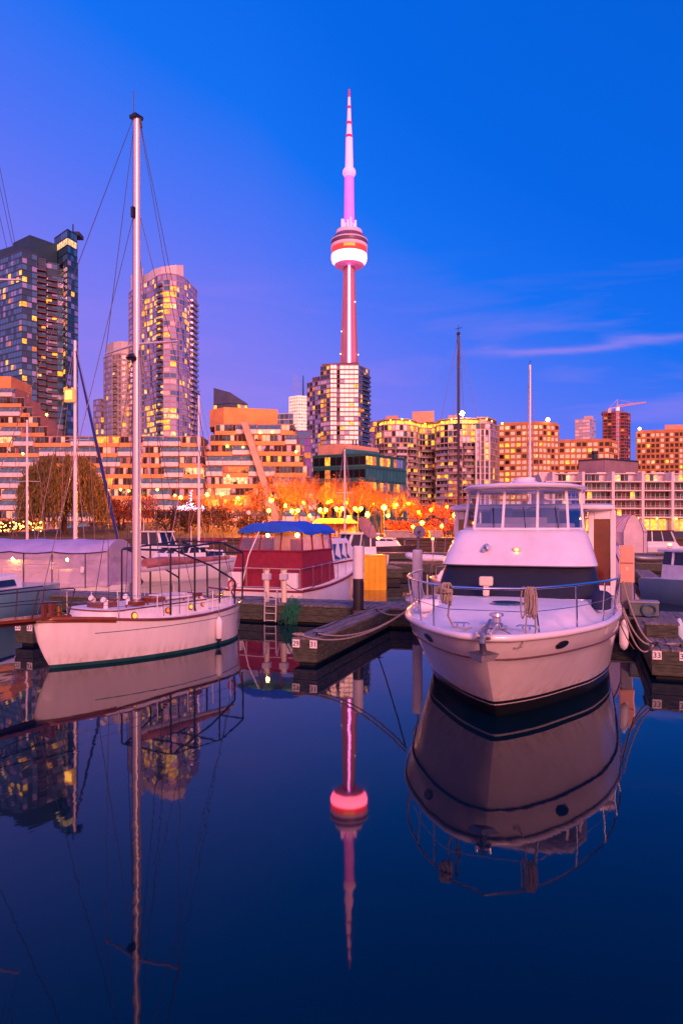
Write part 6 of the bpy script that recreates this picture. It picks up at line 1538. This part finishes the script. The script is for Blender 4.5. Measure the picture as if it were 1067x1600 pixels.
# step box and gear on the right finger
def local(f, x, y, z=0):
    v = Vector((x, y, z)); v.rotate(Matrix.Rotation(MR, 3, 'Z')); return Vector((-1.07, 15.4, 0)) + v if f == 1 else Vector((6.05, 14.0, 0)) + v if f == 2 else v
def dock_step():
    p = local(2, .36, 2.0, .607); b = MB()
    for i in range(3): b.box(-.34, .34, -.45 + i * .3 + .005, -.15 + i * .3 - .005, .26, .30)
    t = tag(b.build('dock_step', DOCKW, loc=p, rz=MR), 'grey timber boarding step on the right finger dock', 'step')
    s = MB(); s.box(-.31, .31, -.44, -.40, 0, .258); s.box(-.31, .31, .40, .44, 0, .258); s.box(-.31, -.27, -.399, .399, 0, .258); s.box(.27, .31, -.399, .399, 0, .258); s.build('side_board', DOCKS, t)
dock_step()
def cabinet():
    p = local(2, -.15, 5.85, .605); t = thing('dock_cabinet', 'tall peach coloured cabinet standing on the dock beside the yacht', 'cabinet', p, MR)
    MB().box(-.20, .20, -.18, .18, 0, .12).build('plinth', BLACK, t, bevel=.01)
    MB().box(-.19, .19, -.16, .16, .85, 1.87).build('body', mat('peach gelcoat', (.78, .40, .26), .4, var=.06, vs=2, coat=.3), t, bevel=.03)
    MB().box(-.165, .165, -.172, -.161, 1.38, 1.40).build('door_seam', mat('brown seam', (.15, .06, .04), .6, var=0), t)
    MB().box(-.15, .15, -.13, .13, .121, .849).build('pedestal', GREYM, t, bevel=.02)
    b = MB(); b.box(-.04, .04, -.167, -.161, 1.18, 1.28); b.build('label_plate', CREAM, t)
cabinet()
def dock_gear():
    p = local(2, .25, 5.4, .605); t = thing('hose_box', 'dark dock box with a coiled hose near the peach cabinet', 'dock box', p, MR)
    MB().box(-.35, .35, -.25, .25, .02, .36).build('body', mat('grey green box', (.10, .14, .15), .6, var=.15), t, bevel=.03); MB().box(-.37, .37, -.27, .27, .361, .41).build('lid', mat('grey lid', (.3, .28, .3), .5, var=.1), t, bevel=.02)
    b = MB()
    for k in range(3): b.tube([(.1 + .17 * math.cos(a), -.29, .2 + (.17 - .02 * k) * math.sin(a)) for a in [2 * PI * i / 18 for i in range(19)]], .02, 6)
    b.build('hose', mat('blue hose', (.05, .12, .2), .5, var=0), t)
dock_gear()
# pilings
def piling(x, y, ztop, bands, label, r=.155):
    t = thing('mooring_pile', label, 'pile', (x, y, 0)); z = -1
    for nm, zt, m in bands: MB().lathe([(r, z), (r, zt)] if nm != 'pile_top' else [(r, z), (r, zt - .03), (r * .8, zt)], 20).build(nm, m, t, smooth=True); z = zt + .001
    return t
WP = mat('white pile sleeve', (.72, .68, .70), .5, var=.08, vs=2); BP = mat('black pile sleeve', (.012, .012, .02), .5, var=.1); RP = mat('rusty pile', (.14, .07, .06), .8, var=.3, vs=5)
piling(ax(559.5, 20.85), 20.85, az(853, 20.85), [('pile_foot', .55, RP), ('black_band', az(904, 20.85), BP), ('pile_top', az(853, 20.85), WP)], 'white topped steel pile with a wide black band at the dock corner')
def dish_thing(x, y, z, r, m, label, post, aim):
    t = thing('satellite_dish', label, 'satellite dish', (x, y, z)); a = Vector(aim).normalized()
    MB().tube([(0, 0, 0), (0, 0, post)], .035, 8).build('post', GREYM, t)
    u = a.orthogonal().normalized(); v = a.cross(u); c = Vector((0, 0, post + r * .8)) + a * .1; rings = []
    for k in range(7):
        rr = r * k / 6 + .001; rings.append([c + a * (.28 * r * (k / 6) ** 2) + (u * math.cos(2 * PI * i / 28) + v * math.sin(2 * PI * i / 28)) * rr for i in range(28)])
    for k in range(6, -1, -1):
        rr = r * k / 6 + .001; rings.append([c - a * .02 + a * (.28 * r * (k / 6) ** 2) + (u * math.cos(2 * PI * i / 28) + v * math.sin(2 * PI * i / 28)) * rr for i in range(28)])
    b = MB(); b.loft(rings, True); b.build('reflector', m, t, smooth=True)
    foc = c + a * r * .75; b = MB(); b.tube([c - Vector((0, 0, r * .9)) + a * .25 * r, foc], .012, 5); b.ball(foc, .045, 8, 6); b.build('feed_arm', GREYM, t)
    b = MB(); b.tube([(0, 0, post), c], .04, 6); b.build('bracket', GREYM, t)
dish_m = mat('grey dish', (.16, .15, .24), .5, var=.08)
p2x, p2y = ax(652, 20.5), 20.5
piling(p2x, p2y, az(859, 20.5), [('pile_foot', .4, RP), ('pile_top', az(859, 20.5), WP)], 'plain white pile carrying a small grey dish beside the yacht bow', .145)
dish_thing(p2x + .02, p2y, az(859, 20.5), .17, dish_m, 'small round grey satellite dish on the white pile', .36, (.15, -1, .25))
dish_thing(ax(568, 38), 38, .7, .66, mat('rose dish', (.40, .20, .17), .6, var=.1), 'large tilted rose satellite dish behind the trawler and pile', 1.55, (.75, -.55, .55))
# yellow box, pedestals, ladder, net
def yellow_box():
    Y = 33.6; t = thing('yellow_box', 'tall yellow steel box standing in the water behind the black banded pile', 'steel box', (ax(586, Y), Y, 0), R(-6)); h_ = az(869, Y)
    MB().box(-.52, .52, -.2, .8, -.6, h_).build('body', YELLOW, t, bevel=.02)
    b = MB()
    for x in (-.26, 0, .26): b.box(x - .012, x + .012, -.212, -.2, .0, h_ - .05)
    b.build('corrugation', mat('darker yellow seam', (.65, .28, .01), .5, var=.1), t); b = MB(); b.box(-.55, .55, -.23, .83, h_ + .001, h_ + .05); b.build('rim', YELLOW, t, bevel=.01)
yellow_box()
def pedestal(p, label, rz, h_=1.02, lit=False, group=None):
    t = thing('power_pedestal', label, 'power pedestal', p, rz, group)
    MB().lathe([(.085, 0), (.085, h_ - .32)], 16).build('post', CREAM, t, smooth=True)
    MB().box(-.12, .12, -.11, .11, h_ - .319, h_ - .12).build('socket_box', mat('grey white box', (.55, .52, .58), .5, var=.05), t, bevel=.02)
    MB().lathe([(.09, h_ - .119), (.09, h_ - .03), (.11, h_ - .02), (.11, h_)], 16).build('lamp_head', LAMPW if lit else CREAM, t, smooth=True); return t
pedestal(local(1, -3.55, 6.35, .605), 'cream power pedestal on the main dock, left of two by the trawler', MR)
pedestal(local(1, -3.0, 6.45, .605), 'cream power pedestal on the main dock beside the ladder, right of two', MR)
pb = MB(); pb.tube(sag(local(1, -3.0, 6.35, 1.3), local(1, -2.2, 7.6, 1.25), .35), .014, 6); tag(pb.build('shore_cable', BLACK, smooth=True), 'black shore power cable looping from pedestal to the trawler', 'cable')
def ladder():
    p = local(1, -3.22, 5.93, 0); t = thing('dock_ladder', 'slim aluminium ladder hooked on the dock front', 'ladder', p, MR)
    for s in (-1, 1): MB().tube([(s * .19, .25, .63), (s * .19, .05, 1.0), (s * .19, -.02, .9), (s * .19, -.05, .05)], .02, 7).build('rail', ALU, t)
    for k in range(4): MB().box(-.19, .19, -.07, -.02, .08 + k * .22, .10 + k * .22).build('rung', ALU, t)
ladder()
def net():
    p = local(1, -2.5, 5.9, .35); rng = random.Random(6); b = MB()
    for k in range(60):
        a = rng.uniform(0, 2 * PI); r = rng.uniform(.04, .16); c = Vector((rng.gauss(0, .12), rng.gauss(-.03, .025), rng.gauss(.02, .15)))
        b.tube([c + Vector((r * math.cos(a + i * .5), .05 * math.sin(i + a) - .04, r * 1.9 * math.sin(a + i * .7))) for i in range(8)], .009, 4)
    tag(b.build('fishing_net', mat('green net cord', (.01, .16, .09), .9, var=.2, vs=9), loc=p, rz=MR), 'tangled green net hanging on the dock beside the ladder', 'net')
net()
# mooring ropes
def rope(label, a, c, d, r=.016, m=ROPE, n=18):
    return tag(MB().tube(sag(a, c, d, n), r, 7).build('mooring_rope', m, smooth=True), label, 'rope')
Ybow = lambda x, y, z: Vector((2.0, 10.0, 0)) + Matrix.Rotation(MR, 3, 'Z') @ Vector((x, y, z))
rope('pale mooring rope sagging low from finger 29 to the yacht', local(1, .1, .12, .66), Ybow(-1.95, 3.3, 1.35), .30)
rope('pale mooring rope from the second cleat of finger 29 to the yacht', local(1, .48, .35, .66), Ybow(-1.97, 3.5, 1.35), .22)
rope('short mooring rope from the yacht to the far cleat of the finger dock', local(1, .5, 5.0, .66), Ybow(-1.97, 3.4, 1.3), .08)
rope('outer mooring rope in a low curve from yacht to finger 33', Ybow(2.0, 4.4, 1.4), local(2, .1, .3, .66), .42)
rope('inner mooring rope in a shallow curve from yacht to finger 33', Ybow(2.02, 4.9, 1.4), local(2, .12, .34, .66), .26)
rope('mooring rope from yacht rail to the step on finger 33', Ybow(2.03, 5.1, 1.9), local(2, .15, .38, .66), .34)
rope('thin brown rope from the yacht rail down its port side', Ybow(1.86, 3.1, 1.42), Ybow(2.2, 4.6, .65), .05, .01, mat('brown rope', (.25, .12, .08), .9, var=.2))
b = MB()
for k in range(4): b.tube([local(2, .55 + (.07 + .018 * k) * math.cos(a) * 1.8, .5 + (.07 + .018 * k) * math.sin(a), .615 + .012 * (k % 2)) for a in [2 * PI * i / 16 for i in range(17)]], .012, 6)
tag(b.build('rope_coil', ROPE, smooth=True), 'small coil of pale rope on the end of finger 33', 'rope')
b = MB()
for k in range(3): b.tube([local(1, .10 + (.05 + .016 * k) * math.cos(a) * 1.6, .13 + (.05 + .016 * k) * math.sin(a), .63 + .014 * k) for a in [2 * PI * i / 14 for i in range(15)]], .013, 6)
tag(b.build('rope_coil', ROPE, smooth=True), 'knot of white rope on the corner above plate 29', 'rope')
yf = MB().lathe([(.02, .08), (.06, .12), (.085, .2), (.085, .55), (.05, .62), (.02, .68)], 16).build('fender', mat('white fender', (0, 0, 0)), smooth=True, loc=Ybow(2.05, 5.2, .45)); tag(yf, 'white fender between the yacht port side and finger 33', 'fender')
yf2 = MB().lathe([(.02, .08), (.07, .14), (.10, .24), (.10, .62), (.06, .72), (.03, .78)], 16).build('fender', mat('blue white fender', (.45, .62, .75), .5, var=.05), smooth=True, loc=local(2, .78, 2.4, .15)); tag(yf2, 'pale blue fender tied on the outer side of finger 33', 'fender')
# farther docks across the basin
dock('main_dock', 'dark far dock right of the yellow box', (ax(640, 41), 41, 0), R(-4), -1.2, 11, 0, 2.2, top=.85, along='x', plank=.3)
dock('finger_dock', 'dark far finger dock running to the yellow box', (ax(604, 37.5), 37.5, 0), R(12), -.2, .9, 0, 4.5, top=.8)
dock('main_dock', 'far dock with lit posts below the stone walls', (0, 60, 0), R(-2), -44, 46, 0, 2.2, top=.75, along='x', plank=.5)
dock('main_dock', 'far dock along the right basin lit by a warm post', (ax(985, 46), 46, 0), R(-5), -1, 22, 0, 1.8, top=.62, along='x', plank=.3)
dock('main_dock', 'left basin dock behind the wrapped boat', (-40, 46, 0), R(-6), 0, 28, 0, 2, top=.65, along='x', plank=.4)
dock('finger_dock', 'timber finger dock beside the right edge motorboat', (ax(1012, 30), 30, 0), MR, 0, .8, 0, 10, top=.6)
for i, (px, Y, lab) in enumerate(((577, 60.8, 'lit dock post behind the pile, left one'), (676, 60.8, 'lit dock post left of the black mast'), (582, 61.2, 'lit dock post behind the pile, right one'), (1046, 46.6, 'bright amber lit dock post on the right basin dock'))):
    pedestal((ax(px, Y), Y, .74 if Y > 50 else .61), lab, 0, 1.25, lit=True)
# dinghies pulled up on the far dock
def dinghy(px, Y, z, rz, label, m):
    t = thing('dinghy', label, 'dinghy', (ax(px, Y), Y, z), rz); b = MB()
    pts = [(-.55, -1.1, .25), (-.58, 0, .25), (-.5, .7, .28), (-.25, 1.2, .36), (0, 1.35, .4), (.25, 1.2, .36), (.5, .7, .28), (.58, 0, .25), (.55, -1.1, .25)]
    b.tube(pts, [.14, .19, .19, .18, .18, .18, .19, .19, .14], 12); b.build('tube', m, t, smooth=True); MB().box(-.45, .45, -.95, .8, .08, .14).build('floor', GREYM, t); MB().box(-.45, .45, -1.0, -.94, .1, .45).build('transom', DOCKS, t)
dinghy(672, 42, .86, R(70), 'pale inflatable dinghy on the far dock beside the white pile', PAINTW)
dinghy(1010, 47, .63, R(100), 'small dark inflatable dinghy on the right basin dock', GREYM)

# hoses and leads lying on the docks
def lead(label, pts, r, m): tag(MB().tube(pts, r, 6).build('hose', m, smooth=True), label, 'hose')
rng = random.Random(15)
lead('thin blue water hose snaking along the main dock by the pedestals', [local(1, -5.5 + .22 * i, 6.9 + .18 * math.sin(i * .9) + .1 * math.sin(i * 2.1), .622) for i in range(26)], .014, mat('blue hose', (0, 0, 0)))
lead('yellow power lead lying along finger 33', [local(2, .2 + .05 * math.sin(i * .8), 2.6 + .2 * i, .622) for i in range(12)], .012, mat('yellow lead', (.6, .35, .02), .6, var=.1))
lead('black power lead trailing along finger 29', [local(1, .14 + .05 * math.sin(i * .7), 1.2 + .28 * i, .622) for i in range(18)], .012, BLACK)
